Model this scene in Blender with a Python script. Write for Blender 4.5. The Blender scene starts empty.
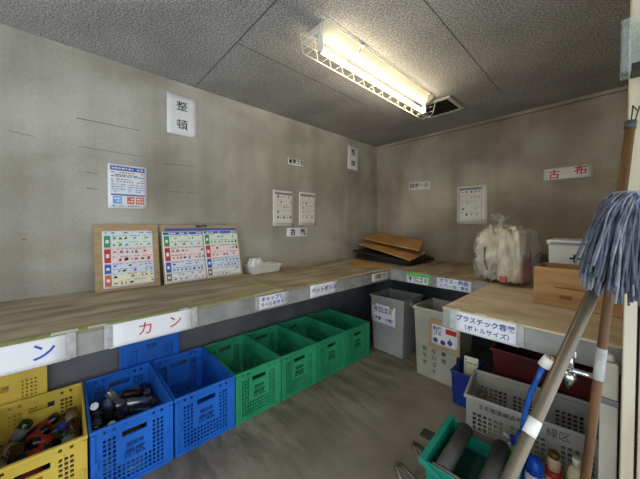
import bpy, bmesh, math, random
from mathutils import Vector, Matrix

# ------------------------------------------------------------------ camera, world, exposure
SC = bpy.context.scene
COL = SC.collection
CEIL = 2.41
cam_d = bpy.data.cameras.new('camera')
cam = bpy.data.objects.new('camera', cam_d)
COL.objects.link(cam)
cam_d.sensor_fit = 'HORIZONTAL'
cam_d.sensor_width = 36.0
cam_d.lens = 36.0 * 271.395 / 640
cam_d.shift_y = -(239.5 - 228.804) / 640
cam_d.clip_start = 0.02
YAW, PITCH, ROLL = 0.8212, 0.01873, 0.00288
fw = Vector((-math.sin(YAW) * math.cos(PITCH), math.cos(YAW) * math.cos(PITCH), -math.sin(PITCH)))
rt = Vector((math.cos(YAW), math.sin(YAW), 0))
up = rt.cross(fw)
r2 = rt * math.cos(ROLL) + up * math.sin(ROLL)
u2 = r2.cross(fw)
M = Matrix((r2, u2, -fw)).transposed().to_4x4()
M.translation = Vector((2.294, -3.248, 1.32))
cam.matrix_world = M
SC.camera = cam

world = bpy.data.worlds.new('world')
SC.world = world
world.use_nodes = True
wn = world.node_tree.nodes
wn['Background'].inputs[0].default_value = (0.86, 0.94, 1.0, 1)
wn['Background'].inputs[1].default_value = 1.9
SC.view_settings.view_transform = 'Standard'
SC.view_settings.look = 'None'
SC.view_settings.gamma = 1.0
SC.view_settings.use_curve_mapping = False
SC.view_settings.exposure = 0.10
TUBE_POWER = 36.0

# ------------------------------------------------------------------ helpers
PI = math.pi
rnd = random.Random(7)


def lin(c):
    c = c / 255.0
    return c / 12.92 if c <= 0.04045 else ((c + 0.055) / 1.055) ** 2.4


def rgb(c):
    return (lin(c[0]), lin(c[1]), lin(c[2]), 1)


MATS = {}


def mat(name, c, c2=None, scale=6.0, rough=0.6, bump=0.0, bscale=None, metal=0.0, stretch=(1, 1, 1), lo=0.35, hi=0.65, spec=0.4, detail=6.0):
    """Principled material whose colour wanders between two tints with a noise."""
    m = bpy.data.materials.new(name)
    m.use_nodes = True
    nt = m.node_tree
    b = nt.nodes['Principled BSDF']
    b.inputs['Roughness'].default_value = rough
    b.inputs['Metallic'].default_value = metal
    b.inputs['Specular IOR Level'].default_value = spec
    if c2 is None:
        c2 = tuple(max(0, v * 0.92) for v in c)
    tc = nt.nodes.new('ShaderNodeTexCoord')
    mp = nt.nodes.new('ShaderNodeMapping')
    mp.inputs['Scale'].default_value = stretch
    nt.links.new(tc.outputs['Object'], mp.inputs['Vector'])
    nz = nt.nodes.new('ShaderNodeTexNoise')
    nz.inputs['Scale'].default_value = scale
    nz.inputs['Detail'].default_value = detail
    nt.links.new(mp.outputs[0], nz.inputs['Vector'])
    rp = nt.nodes.new('ShaderNodeValToRGB')
    rp.color_ramp.elements[0].position = lo
    rp.color_ramp.elements[1].position = hi
    rp.color_ramp.elements[0].color = rgb(c2)
    rp.color_ramp.elements[1].color = rgb(c)
    nt.links.new(nz.outputs['Fac'], rp.inputs['Fac'])
    nt.links.new(rp.outputs[0], b.inputs['Base Color'])
    if bump:
        n2 = nt.nodes.new('ShaderNodeTexNoise')
        n2.inputs['Scale'].default_value = bscale or scale * 4
        n2.inputs['Detail'].default_value = 5
        nt.links.new(mp.outputs[0], n2.inputs['Vector'])
        bp = nt.nodes.new('ShaderNodeBump')
        bp.inputs['Strength'].default_value = bump
        bp.inputs['Distance'].default_value = 0.01
        nt.links.new(n2.outputs['Fac'], bp.inputs['Height'])
        nt.links.new(bp.outputs[0], b.inputs['Normal'])
    MATS[name] = m
    return m


class MB:
    """Collects shapes into one mesh."""

    def __init__(self):
        self.v, self.f, self.mi, self.sm = [], [], [], []

    def add(self, vs, fs, mi=0, smooth=False, T=None):
        o = len(self.v)
        for p in vs:
            p = Vector(p)
            self.v.append(tuple(T @ p if T else p))
        for f in fs:
            self.f.append([i + o for i in f])
            self.mi.append(mi)
            self.sm.append(smooth)
        return self

    def box(self, x0, x1, y0, y1, z0, z1, mi=0, T=None):
        vs = [(x0, y0, z0), (x1, y0, z0), (x1, y1, z0), (x0, y1, z0), (x0, y0, z1), (x1, y0, z1), (x1, y1, z1), (x0, y1, z1)]
        fs = [(0, 3, 2, 1), (4, 5, 6, 7), (0, 1, 5, 4), (1, 2, 6, 5), (2, 3, 7, 6), (3, 0, 4, 7)]
        return self.add(vs, fs, mi, False, T)

    def hexa(self, bot, top, mi=0):
        """bot, top: four corners each, counter-clockwise from above."""
        vs = list(bot) + list(top)
        fs = [(0, 3, 2, 1), (4, 5, 6, 7), (0, 1, 5, 4), (1, 2, 6, 5), (2, 3, 7, 6), (3, 0, 4, 7)]
        return self.add(vs, fs, mi)

    def tube(self, pts, r, n=8, mi=0, cap=True):
        pts = [Vector(p) for p in pts]
        rs = r if isinstance(r, (list, tuple)) else [r] * len(pts)
        vs, fs = [], []
        prev = None
        for i, p in enumerate(pts):
            a = pts[max(0, i - 1)]
            b = pts[min(len(pts) - 1, i + 1)]
            t = (b - a).normalized()
            if prev is None:
                h = Vector((0, 0, 1)) if abs(t.z) < 0.9 else Vector((1, 0, 0))
                s = t.cross(h).normalized()
            else:
                s = (prev - t * prev.dot(t)).normalized()
            prev = s
            q = t.cross(s)
            for k in range(n):
                an = 2 * PI * k / n
                vs.append(p + (s * math.cos(an) + q * math.sin(an)) * rs[i])
        for i in range(len(pts) - 1):
            for k in range(n):
                k2 = (k + 1) % n
                fs.append((i * n + k, i * n + k2, (i + 1) * n + k2, (i + 1) * n + k))
        o = len(self.v)
        self.add(vs, fs, mi, True)
        if cap:
            self.f.append([o + k for k in range(n)][::-1]); self.mi.append(mi); self.sm.append(False)
            e = o + (len(pts) - 1) * n
            self.f.append([e + k for k in range(n)]); self.mi.append(mi); self.sm.append(False)
        return self

    def lathe(self, prof, n=20, mi=0, T=None):
        """prof: list of (r, z)."""
        vs, fs = [], []
        for r, z in prof:
            for k in range(n):
                a = 2 * PI * k / n
                vs.append((r * math.cos(a), r * math.sin(a), z))
        for i in range(len(prof) - 1):
            for k in range(n):
                k2 = (k + 1) % n
                fs.append((i * n + k, i * n + k2, (i + 1) * n + k2, (i + 1) * n + k))
        o = len(self.v)
        self.add(vs, fs, mi, True, T)
        self.f.append([o + k for k in range(n)][::-1]); self.mi.append(mi); self.sm.append(False)
        e = o + (len(prof) - 1) * n
        self.f.append([e + k for k in range(n)]); self.mi.append(mi); self.sm.append(False)
        return self

    def plate(self, xs, zs, solid, y0, y1, mi=0, T=None):
        """A plate in XZ from y0 to y1, made of cells; solid(i, j) False leaves a hole."""
        nx, nz = len(xs) - 1, len(zs) - 1
        S = [[bool(solid(i, j)) for j in range(nz)] for i in range(nx)]
        idx = {}
        vs, fs = [], []

        def V(i, j, k):
            key = (i, j, k)
            if key not in idx:
                idx[key] = len(vs)
                vs.append((xs[i], y1 if k else y0, zs[j]))
            return idx[key]
        for i in range(nx):
            for j in range(nz):
                if not S[i][j]:
                    continue
                fs.append((V(i, j, 0), V(i + 1, j, 0), V(i + 1, j + 1, 0), V(i, j + 1, 0)))
                fs.append((V(i, j, 1), V(i, j + 1, 1), V(i + 1, j + 1, 1), V(i + 1, j, 1)))
                if i == 0 or not S[i - 1][j]:
                    fs.append((V(i, j, 0), V(i, j + 1, 0), V(i, j + 1, 1), V(i, j, 1)))
                if i == nx - 1 or not S[i + 1][j]:
                    fs.append((V(i + 1, j, 0), V(i + 1, j, 1), V(i + 1, j + 1, 1), V(i + 1, j + 1, 0)))
                if j == 0 or not S[i][j - 1]:
                    fs.append((V(i, j, 0), V(i, j, 1), V(i + 1, j, 1), V(i + 1, j, 0)))
                if j == nz - 1 or not S[i][j + 1]:
                    fs.append((V(i, j + 1, 0), V(i + 1, j + 1, 0), V(i + 1, j + 1, 1), V(i, j + 1, 1)))
        return self.add(vs, fs, mi, False, T)

    def build(self, name, mats, parent=None, bevel=0.0, seg=2, subsurf=0):
        me = bpy.data.meshes.new(name)
        me.from_pydata(self.v, [], self.f)
        for m in (mats if isinstance(mats, (list, tuple)) else [mats]):
            me.materials.append(m)
        for p, mi, sm in zip(me.polygons, self.mi, self.sm):
            p.material_index = mi
            p.use_smooth = sm
        me.update()
        o = bpy.data.objects.new(name, me)
        COL.objects.link(o)
        if parent:
            o.parent = parent
        if bevel:
            b = o.modifiers.new('bevel', 'BEVEL')
            b.width = bevel; b.segments = seg; b.limit_method = 'ANGLE'
        if subsurf:
            s = o.modifiers.new('subsurf', 'SUBSURF')
            s.levels = subsurf; s.render_levels = subsurf
        return o


def tag(o, label=None, cat=None, group=None, kind=None):
    if label: o['label'] = label
    if cat: o['category'] = cat
    if group: o['group'] = group
    if kind: o['kind'] = kind
    return o


def thing(name, label, cat, loc=(0, 0, 0), rot=(0, 0, 0), group=None):
    o = bpy.data.objects.new(name, None)
    o.empty_display_size = 0.05
    COL.objects.link(o)
    o.location = loc
    o.rotation_euler = rot
    return tag(o, label, cat, group)


def kids(o):
    return [c for c in bpy.data.objects if c.parent == o]


def dup(o, parent=None):
    c = o.copy()
    COL.objects.link(c)
    if parent:
        c.parent = parent
    for ch in kids(o):
        dup(ch, c)
    return c


def text_mb(mb, body, size, x, z, y=0.0, mi=0, bold=0.012, align='CENTER', depth=0.0004, rot=0.0, squash=1.0):
    """Adds a line of lettering in the XZ plane, facing -y."""
    cu = bpy.data.curves.new('t', 'FONT')
    cu.body = body
    cu.size = size
    cu.align_x = align
    cu.align_y = 'CENTER'
    cu.offset = bold * size
    cu.extrude = depth
    cu.resolution_u = 2
    ob = bpy.data.objects.new('t', cu)
    COL.objects.link(ob)
    bpy.context.view_layer.update()
    dg = bpy.context.evaluated_depsgraph_get()
    me = bpy.data.meshes.new_from_object(ob.evaluated_get(dg))
    T = Matrix.Translation((x, y, z)) @ Matrix.Rotation(PI / 2, 4, 'X') @ Matrix.Rotation(rot, 4, 'Z') @ Matrix.Diagonal((squash, 1, 1, 1))
    mb.add([v.co.copy() for v in me.vertices], [list(p.vertices) for p in me.polygons], mi, False, T)
    bpy.data.objects.remove(ob)
    bpy.data.curves.remove(cu)
    bpy.data.meshes.remove(me)
    return mb


RX = lambda a: (a, 0, 0)

# ------------------------------------------------------------------ materials
def concrete(name, c, c2, dark, warm):
    m = bpy.data.materials.new(name)
    m.use_nodes = True
    nt = m.node_tree
    N, L = nt.nodes, nt.links
    b = N['Principled BSDF']
    b.inputs['Roughness'].default_value = 0.82
    b.inputs['Specular IOR Level'].default_value = 0.25
    tc = N.new('ShaderNodeTexCoord')

    def noise(scale, stretch, detail=6, dist=0.0):
        mp = N.new('ShaderNodeMapping')
        mp.inputs['Scale'].default_value = stretch
        L.new(tc.outputs['Object'], mp.inputs['Vector'])
        n = N.new('ShaderNodeTexNoise')
        n.inputs['Scale'].default_value = scale
        n.inputs['Detail'].default_value = detail
        n.inputs['Distortion'].default_value = dist
        L.new(mp.outputs[0], n.inputs['Vector'])
        return n

    def ramp(n, a, ca, bb, cb):
        r = N.new('ShaderNodeValToRGB')
        r.color_ramp.elements[0].position = a
        r.color_ramp.elements[1].position = bb
        r.color_ramp.elements[0].color = ca
        r.color_ramp.elements[1].color = cb
        L.new(n.outputs['Fac'], r.inputs['Fac'])
        return r

    def mul(A, B, fac):
        x = N.new('ShaderNodeMixRGB')
        x.blend_type = 'MULTIPLY'
        x.inputs['Fac'].default_value = fac
        L.new(A, x.inputs[1]); L.new(B, x.inputs[2])
        return x.outputs[0]
    base = ramp(noise(1.6, (1, 1, 1), 8, 0.4), 0.36, rgb(c2), 0.64, rgb(c))
    streak = ramp(noise(1.5, (2.4, 2.4, 0.22), 5), 0.36, rgb(dark), 0.60, (1, 1, 1, 1))
    patch = ramp(noise(1.1, (1, 1, 1.3), 3, 0.6), 0.40, rgb(warm), 0.62, (1, 1, 1, 1))
    fine = ramp(noise(60, (1, 1, 1), 4), 0.3, (0.8, 0.8, 0.8, 1), 0.65, (1, 1, 1, 1))
    o = mul(base.outputs[0], streak.outputs[0], 0.42)
    o = mul(o, patch.outputs[0], 0.6)
    o = mul(o, fine.outputs[0], 0.5)
    L.new(o, b.inputs['Base Color'])
    bp = N.new('ShaderNodeBump')
    bp.inputs['Strength'].default_value = 0.25
    bp.inputs['Distance'].default_value = 0.006
    L.new(noise(35, (1, 1, 1), 6).outputs['Fac'], bp.inputs['Height'])
    L.new(bp.outputs[0], b.inputs['Normal'])
    return m


M_WALL = concrete('concrete_wall', (196, 193, 183), (172, 168, 158), (190, 188, 180), (204, 199, 186))
M_WALLB = concrete('concrete_back_wall', (194, 184, 166), (158, 149, 133), (184, 178, 166), (204, 194, 176))


def ceiling_material():
    m = bpy.data.materials.new('ceiling_board')
    m.use_nodes = True
    N, L = m.node_tree.nodes, m.node_tree.links
    b = N['Principled BSDF']
    b.inputs['Roughness'].default_value = 0.9
    b.inputs['Specular IOR Level'].default_value = 0.15
    tc = N.new('ShaderNodeTexCoord')
    n1 = N.new('ShaderNodeTexNoise'); n1.inputs['Scale'].default_value = 105; n1.inputs['Detail'].default_value = 3
    n2 = N.new('ShaderNodeTexNoise'); n2.inputs['Scale'].default_value = 3; n2.inputs['Detail'].default_value = 5
    L.new(tc.outputs['Object'], n1.inputs['Vector']); L.new(tc.outputs['Object'], n2.inputs['Vector'])
    r1 = N.new('ShaderNodeValToRGB')
    r1.color_ramp.elements[0].position = 0.38; r1.color_ramp.elements[0].color = rgb((132, 131, 130))
    r1.color_ramp.elements[1].position = 0.62; r1.color_ramp.elements[1].color = rgb((192, 190, 186))
    L.new(n1.outputs['Fac'], r1.inputs['Fac'])
    r2_ = N.new('ShaderNodeValToRGB')
    r2_.color_ramp.elements[0].position = 0.35; r2_.color_ramp.elements[0].color = (0.72, 0.72, 0.72, 1)
    r2_.color_ramp.elements[1].position = 0.65; r2_.color_ramp.elements[1].color = (1, 1, 1, 1)
    L.new(n2.outputs['Fac'], r2_.inputs['Fac'])
    mx = N.new('ShaderNodeMixRGB'); mx.blend_type = 'MULTIPLY'; mx.inputs['Fac'].default_value = 0.7
    L.new(r1.outputs[0], mx.inputs[1]); L.new(r2_.outputs[0], mx.inputs[2])
    L.new(mx.outputs[0], b.inputs['Base Color'])
    bp = N.new('ShaderNodeBump'); bp.inputs['Strength'].default_value = 0.5; bp.inputs['Distance'].default_value = 0.008
    L.new(n1.outputs['Fac'], bp.inputs['Height']); L.new(bp.outputs[0], b.inputs['Normal'])
    return m


M_CEIL = ceiling_material()
M_LOWER = mat('dark_lower_wall', (116, 118, 122), (96, 98, 102), scale=3, rough=.8)
M_GAP = mat('joint_gap', (70, 68, 66), rough=0.95)
M_FLOOR = mat('floor_concrete', (146, 138, 124), (122, 114, 102), scale=2.2, rough=0.7, bump=0.15, bscale=40, lo=0.36, hi=0.6, detail=9)


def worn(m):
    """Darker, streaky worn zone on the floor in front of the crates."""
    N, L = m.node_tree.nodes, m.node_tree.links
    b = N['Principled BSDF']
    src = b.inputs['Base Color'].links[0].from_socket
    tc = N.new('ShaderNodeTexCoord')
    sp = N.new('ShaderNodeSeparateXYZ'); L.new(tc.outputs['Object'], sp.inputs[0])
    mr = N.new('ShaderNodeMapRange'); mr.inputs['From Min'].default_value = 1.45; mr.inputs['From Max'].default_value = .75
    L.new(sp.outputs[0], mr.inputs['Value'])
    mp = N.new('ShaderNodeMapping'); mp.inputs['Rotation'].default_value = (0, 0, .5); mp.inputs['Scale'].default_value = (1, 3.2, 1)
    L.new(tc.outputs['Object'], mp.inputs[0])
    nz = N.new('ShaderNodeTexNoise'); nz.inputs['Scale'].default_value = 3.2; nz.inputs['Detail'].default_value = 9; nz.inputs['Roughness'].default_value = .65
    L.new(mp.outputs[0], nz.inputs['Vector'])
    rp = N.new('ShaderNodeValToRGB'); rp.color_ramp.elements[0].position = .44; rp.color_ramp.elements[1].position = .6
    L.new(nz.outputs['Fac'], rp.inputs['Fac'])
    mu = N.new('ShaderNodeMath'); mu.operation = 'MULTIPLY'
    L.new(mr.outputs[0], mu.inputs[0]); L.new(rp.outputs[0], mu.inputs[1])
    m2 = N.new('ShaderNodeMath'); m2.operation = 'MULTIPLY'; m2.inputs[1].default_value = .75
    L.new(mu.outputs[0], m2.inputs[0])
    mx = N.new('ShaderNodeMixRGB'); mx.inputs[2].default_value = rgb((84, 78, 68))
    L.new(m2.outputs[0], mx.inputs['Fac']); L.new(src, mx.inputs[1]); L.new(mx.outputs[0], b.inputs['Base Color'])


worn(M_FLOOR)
M_TOP = mat('shelf_top_board', (172, 156, 130), (122, 108, 86), scale=5, rough=0.75, bump=0.1, stretch=(2.2, 0.6, 1), lo=0.34, hi=0.66)
M_TOPD = mat('shelf_top_board_light', (214, 196, 164), (182, 162, 130), scale=5, rough=0.75, bump=0.1, stretch=(0.8, 2.0, 1), lo=0.34, hi=0.66)
M_SLAB = mat('slab_concrete', (158, 158, 152), (128, 128, 124), scale=7, rough=0.75, bump=0.2)
M_TAPE = mat('masking_tape', (206, 196, 160), (178, 168, 120), scale=14, rough=0.6)
M_GTAPE = mat('green_tape', (160, 168, 98), (138, 150, 70), scale=12, rough=0.6)
M_LGREEN = mat('green_label', (92, 196, 96), rough=0.5)
M_PAPER = mat('white_paper', (232, 232, 234), (222, 222, 226), scale=3, rough=0.45)
M_PAPER2 = mat('cream_paper', (226, 222, 212), (214, 208, 196), scale=3, rough=0.5)
M_INK = mat('black_ink', (34, 34, 36), rough=0.6)
M_GINK = mat('grey_ink', (128, 128, 130), rough=0.6)
M_BINK = mat('blue_ink', (52, 84, 190), rough=0.5)
M_RINK = mat('red_ink', (200, 48, 44), rough=0.5)
M_PINK = mat('purple_ink', (74, 70, 150), rough=0.5)
M_PGREEN = mat('print_green', (60, 150, 100), rough=0.5)
M_PLGREEN = mat('print_pale_green', (226, 238, 224), rough=0.5)
M_PPINK = mat('print_pale_pink', (246, 226, 226), rough=0.5)
M_PLBLUE = mat('print_pale_blue', (220, 228, 242), rough=0.5)
M_PYEL = mat('print_pale_yellow', (242, 238, 208), rough=0.5)
M_PBLUE = mat('print_blue', (58, 96, 176), rough=0.5)
M_PCYAN = mat('print_light_blue', (92, 164, 230), rough=0.5)
M_PORANGE = mat('print_orange', (214, 108, 76), rough=0.5)
M_PBROWN = mat('print_brown', (140, 120, 96), rough=0.5)
M_KRAFT = mat('kraft_cardboard', (182, 156, 118), (162, 136, 98), scale=9, rough=0.8, stretch=(1, 1, 5))
M_KRAFTT = mat('tan_cardboard', (196, 150, 92), (164, 118, 64), scale=5, rough=0.8)
M_CARTON = mat('brown_carton', (192, 150, 100), (160, 120, 76), scale=4, rough=0.8, stretch=(1, 1, 6))
M_CARTIN = mat('carton_inside', (172, 134, 90), rough=0.85)
M_CDARK = mat('dark_sheet', (52, 46, 44), (34, 30, 30), scale=5, rough=0.6)
M_YEL = mat('yellow_plastic', (222, 194, 84), (200, 168, 62), scale=4, rough=0.45)
M_BLUE = mat('blue_plastic', (38, 116, 218), (28, 96, 192), scale=4, rough=0.42)
M_GREEN = mat('green_plastic', (58, 172, 122), (44, 146, 102), scale=4, rough=0.42)
M_GCR = mat('grey_crate_plastic', (186, 181, 170), (160, 155, 144), scale=5, rough=0.55)
M_LETY = mat('raised_letter_yellow', (150, 118, 30), rough=0.5)
M_LETB = mat('raised_letter_blue', (22, 66, 140), rough=0.5)
M_LETG = mat('raised_letter_green', (24, 100, 66), rough=0.5)
M_BIN = mat('grey_bin_plastic', (170, 170, 166), (150, 150, 146), scale=3, rough=0.45)
M_BIN2 = mat('beige_bin_plastic', (186, 182, 166), (164, 160, 144), scale=3, rough=0.5)
M_BBIN = mat('navy_plastic', (28, 60, 150), (20, 44, 120), scale=4, rough=0.4)
M_MAROON = mat('maroon_plastic', (92, 20, 22), (70, 14, 18), scale=3, rough=0.45)
M_TEAL = mat('teal_plastic', (30, 150, 126), (22, 122, 102), scale=4, rough=0.4)
M_RUB = mat('dark_rubber', (74, 72, 70), (54, 52, 52), scale=6, rough=0.55)
M_STEEL = mat('dull_steel', (140, 130, 118), (104, 96, 86), scale=8, rough=0.45, metal=0.7)
M_CHROME = mat('chrome', (226, 230, 234), rough=0.12, metal=1.0)
M_ALU = mat('aluminium_tube', (134, 122, 106), (98, 88, 74), scale=6, rough=0.38, metal=0.5, stretch=(1, 1, 0.4))
M_WOOD = mat('brown_wood', (116, 80, 44), (78, 52, 28), scale=5, rough=0.5, stretch=(6, 6, 0.6))
M_TAPEG = mat('grey_tape', (186, 186, 184), (150, 150, 148), scale=20, rough=0.5)
M_YARN = mat('blue_grey_yarn', (100, 104, 118), (70, 74, 88), scale=40, rough=0.95)
M_YARNP = mat('pale_yarn', (142, 145, 152), (108, 112, 122), scale=40, rough=0.95)
M_CREAM = mat('cream_paint', (214, 204, 182), (190, 178, 152), scale=4, rough=0.6, stretch=(6, 6, 0.5))
M_JAMBW = mat('white_paint', (208, 212, 222), (190, 194, 204), scale=3, rough=0.5)
M_PIPE = mat('pale_pipe_plastic', (200, 194, 180), (180, 172, 156), scale=4, rough=0.5)
M_WHITE = mat('white_plastic', (232, 230, 222), (216, 214, 206), scale=4, rough=0.45)
M_ENAMEL = mat('white_enamel', (196, 192, 180), rough=0.5)
M_WIRE = mat('white_wire', (236, 232, 214), rough=0.4)
M_HOSE = mat('blue_hose', (32, 92, 176), (22, 70, 146), scale=8, rough=0.25)
M_BLK = mat('black_plastic', (30, 30, 32), rough=0.4)
M_VDARK = mat('vent_dark', (44, 38, 34), rough=0.9)
M_RED = mat('red_plastic', (168, 40, 38), rough=0.4)
M_BEIGE = mat('beige_plastic', (222, 184, 150), (204, 164, 130), scale=5, rough=0.5)
M_CBLUE = mat('bottle_blue', (24, 84, 200), rough=0.3)
M_GREY = mat('grey_cloth', (120, 118, 114), (88, 86, 84), scale=8, rough=0.9)


def film(name, clear=0.72, tint=(1, 1, 1, 1), rough=0.12):
    m = bpy.data.materials.new(name)
    m.use_nodes = True
    N, L = m.node_tree.nodes, m.node_tree.links
    out = N['Material Output']
    N.remove(N['Principled BSDF'])
    t = N.new('ShaderNodeBsdfTransparent'); t.inputs[0].default_value = tint
    g = N.new('ShaderNodeBsdfPrincipled')
    g.inputs['Base Color'].default_value = (0.85, 0.85, 0.85, 1)
    g.inputs['Roughness'].default_value = rough
    nz = N.new('ShaderNodeTexNoise'); nz.inputs['Scale'].default_value = 14
    bp = N.new('ShaderNodeBump'); bp.inputs['Strength'].default_value = 0.3; bp.inputs['Distance'].default_value = 0.01
    L.new(nz.outputs['Fac'], bp.inputs['Height']); L.new(bp.outputs[0], g.inputs['Normal'])
    mx = N.new('ShaderNodeMixShader'); mx.inputs[0].default_value = 1 - clear
    L.new(t.outputs[0], mx.inputs[1]); L.new(g.outputs[0], mx.inputs[2])
    L.new(mx.outputs[0], out.inputs[0])
    return m


M_FILM = film('clear_film', 0.85)
M_ACRYL = film('clear_acrylic', 0.90, (0.95, 0.98, 0.96, 1), 0.08)
M_PET = film('clear_bottle', 0.55, (0.9, 0.95, 0.9, 1), 0.1)


def emit(name, c, s):
    m = bpy.data.materials.new(name)
    m.use_nodes = True
    b = m.node_tree.nodes['Principled BSDF']
    b.inputs['Base Color'].default_value = (1, 1, 1, 1)
    b.inputs['Emission Color'].default_value = c
    b.inputs['Emission Strength'].default_value = s
    return m


M_TUBE = emit('lit_tube', (1.0, 0.86, 0.60, 1), TUBE_POWER)

# ------------------------------------------------------------------ room shell
RX1, YF = 2.46, -4.7      # right wall, open front edge
EXT = 3.4


def struct(o, **k):
    o['kind'] = 'structure'
    return o


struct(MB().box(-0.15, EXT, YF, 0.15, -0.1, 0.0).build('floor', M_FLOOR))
ceil = struct(MB().box(-0.15, EXT, YF, 0.15, CEIL, CEIL + 0.1).build('ceiling', M_CEIL))
# dark joints between the ceiling boards
j = MB()
for y in (-2.49,):
    j.box(0.0, RX1, y - 0.0022, y + 0.0022, CEIL - 0.0012, CEIL)
for y0, y1, x in ((-2.49, -1.2, 0.74), (-4.2, -2.49, 1.2), (-2.49, -0.6, 1.655), (-4.2, -2.49, 2.1)):
    j.box(x - 0.0014, x + 0.0014, y0, y1, CEIL - 0.0012, CEIL)
j.build('joint_line', M_GAP, ceil)
wl = struct(MB().box(-0.15, 0.0, YF, 0.15, 0.0, CEIL).build('wall_left', M_WALL))
wb = struct(MB().box(0.0, EXT, 0.0, 0.15, 0.0, CEIL).build('wall_back', M_WALLB))
struct(MB().box(RX1, RX1 + 0.12, -1.9, 0.0, 0.0, CEIL).build('wall_right', M_WALLB))
struct(MB().box(0.0, RX1, -0.03, 0.0, CEIL - 0.03, CEIL).build('trim_1', M_WALLB))
# darker band of wall below the shelf
struct(MB().box(0.0, 0.0015, YF, -0.0015, 0.0, 0.776).build('trim_6', M_LOWER))
struct(MB().box(0.0, RX1, -0.0015, 0.0, 0.0, 0.776).build('trim_7', M_LOWER))
# scratches and tie marks in the left wall
s = MB()
for y0, y1, z0, z1, h in ((-3.20, -2.86, 1.975, 1.975, .006), (-3.19, -2.84, 1.80, 1.795, .004), (-2.72, -2.50, 1.765, 1.775, .007), (-2.70, -2.58, 1.56, 1.56, .008), (-2.55, -2.46, 1.56, 1.565, .006),
                       (-3.155, -3.10, 1.64, 1.64, .006), (-3.155, -3.10, 1.54, 1.54, .006), (-3.48, -3.38, 1.83, 1.82, .004), (-1.42, -1.2, 1.83, 1.82, .004), (-1.15, -.92, 1.81, 1.81, .003), (-3.44, -3.42, 1.22, 1.22, .012)):
    s.add([(0.0, y0, z0), (0.0, y1, z1), (0.0, y1, z1 + h * .6), (0.0, y0, z0 + h), (0.0009, y0, z0), (0.0009, y1, z1), (0.0009, y1, z1 + h * .6), (0.0009, y0, z0 + h)],
          [(4, 5, 6, 7), (0, 1, 5, 4), (3, 7, 6, 2), (0, 4, 7, 3), (1, 2, 6, 5)])
s.build('scratch_mark', mat('wall_scratch', (126, 120, 110), rough=0.9), wl)
# dark worn stains on the floor in front of the crates
# right: door frame at the edge of the picture
fr = MB()
fr.box(2.324, 2.352, -1.98, -1.90, 0.0, CEIL)
fr.box(2.358, 2.372, -1.985, -1.90, 0.0, CEIL)
struct(fr.build('trim_2', M_CREAM, bevel=0.003))
struct(MB().box(2.352, 2.358, -1.955, -1.90, 0.0, CEIL).build('trim_3', M_GAP))
struct(MB().box(2.372, 2.60, -1.96, -1.90, 0.80, CEIL).build('trim_4', M_CREAM))
struct(MB().box(2.372, 2.60, -1.975, -1.90, 0.0, 0.80).build('trim_5', M_JAMBW))

# ------------------------------------------------------------------ concrete shelves
ZS, TH = 0.883, 0.106
DL, DB, XD, YD = 0.826, 0.941, 1.69, -1.795
# long shelf (left wall, then the back wall)
sh = thing('concrete_shelf', 'long L shaped concrete shelf with tan board top along left and back walls', 'shelf', (0, 0, 0))
m_ = MB()


def lslab(mb, z0, z1, e=0.0):
    P = [(0.001, -4.1), (DL + e, -4.1), (DL + e, -DB - e), (XD - 0.002, -DB - e), (XD - 0.002, -0.001), (0.001, -0.001)]
    n = len(P)
    vs = [(x, y, z0) for x, y in P] + [(x, y, z1) for x, y in P]
    fs = [[5, 2, 1, 0], [5, 4, 3, 2], [n + 0, n + 1, n + 2, n + 5], [n + 2, n + 3, n + 4, n + 5]] + [[i, (i + 1) % n, n + (i + 1) % n, n + i] for i in range(n)]
    mb.add(vs, fs)


lslab(m_, ZS - TH, ZS - 0.012)
m_.build('slab', M_SLAB, sh, bevel=0.004)
m_ = MB(); lslab(m_, ZS - 0.0118, ZS, 0.003)
m_.build('top_board', M_TOP, sh, bevel=0.003)
for nm, (x0, x1, y0, y1), mt in (('edge_tape', (DL - 0.028, DL + 0.0025, -4.1, -2.24), M_GTAPE), ('edge_tape', (0.30, DL + 0.0025, -2.25, -2.222), M_GTAPE), ('edge_tape', (DL - 0.02, DL + 0.0025, -2.0, -0.96), M_TAPE),
                                ('edge_tape', (0.02, 0.05, -2.222, -0.9), M_TAPE)):
    MB().box(x0, x1, y0, y1, ZS + 0.0002, ZS + 0.0012).build(nm, mt, sh)
for x0_, x1_, y0_, y1_ in ((DL - .012, DL + .0035, -2.43, -2.21), (DL - .02, DL + .0035, -2.84, -2.80), (DL - .025, DL + .0035, -3.19, -3.13), (DL - .03, DL + .0035, -3.30, -3.22)):
    MB().box(x0_, x1_, y0_, y1_, ZS + .0013, ZS + .0019).build('torn_tape', M_PAPER2, sh)
# deeper shelf at the right
ds = thing('concrete_shelf', 'deeper concrete shelf at right carrying the brown carton and the bag', 'shelf', (0, 0, 0))
MB().box(XD, RX1 - 0.002, YD, -0.001, ZS - TH, ZS - 0.012).build('slab', M_SLAB, ds, bevel=0.005)
MB().box(XD - 0.001, RX1 - 0.002, YD - 0.003, -0.001, ZS - 0.0118, ZS).build('top_board', M_TOPD, ds, bevel=0.003)

for x0_, x1_ in ((1.755, 1.775), (1.845, 1.895), (1.985, 2.0)):
    MB().box(x0_, x1_, YD - .0035, YD + .016, ZS + .0003, ZS + .0012).build('torn_tape', M_PAPER, ds)
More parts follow.
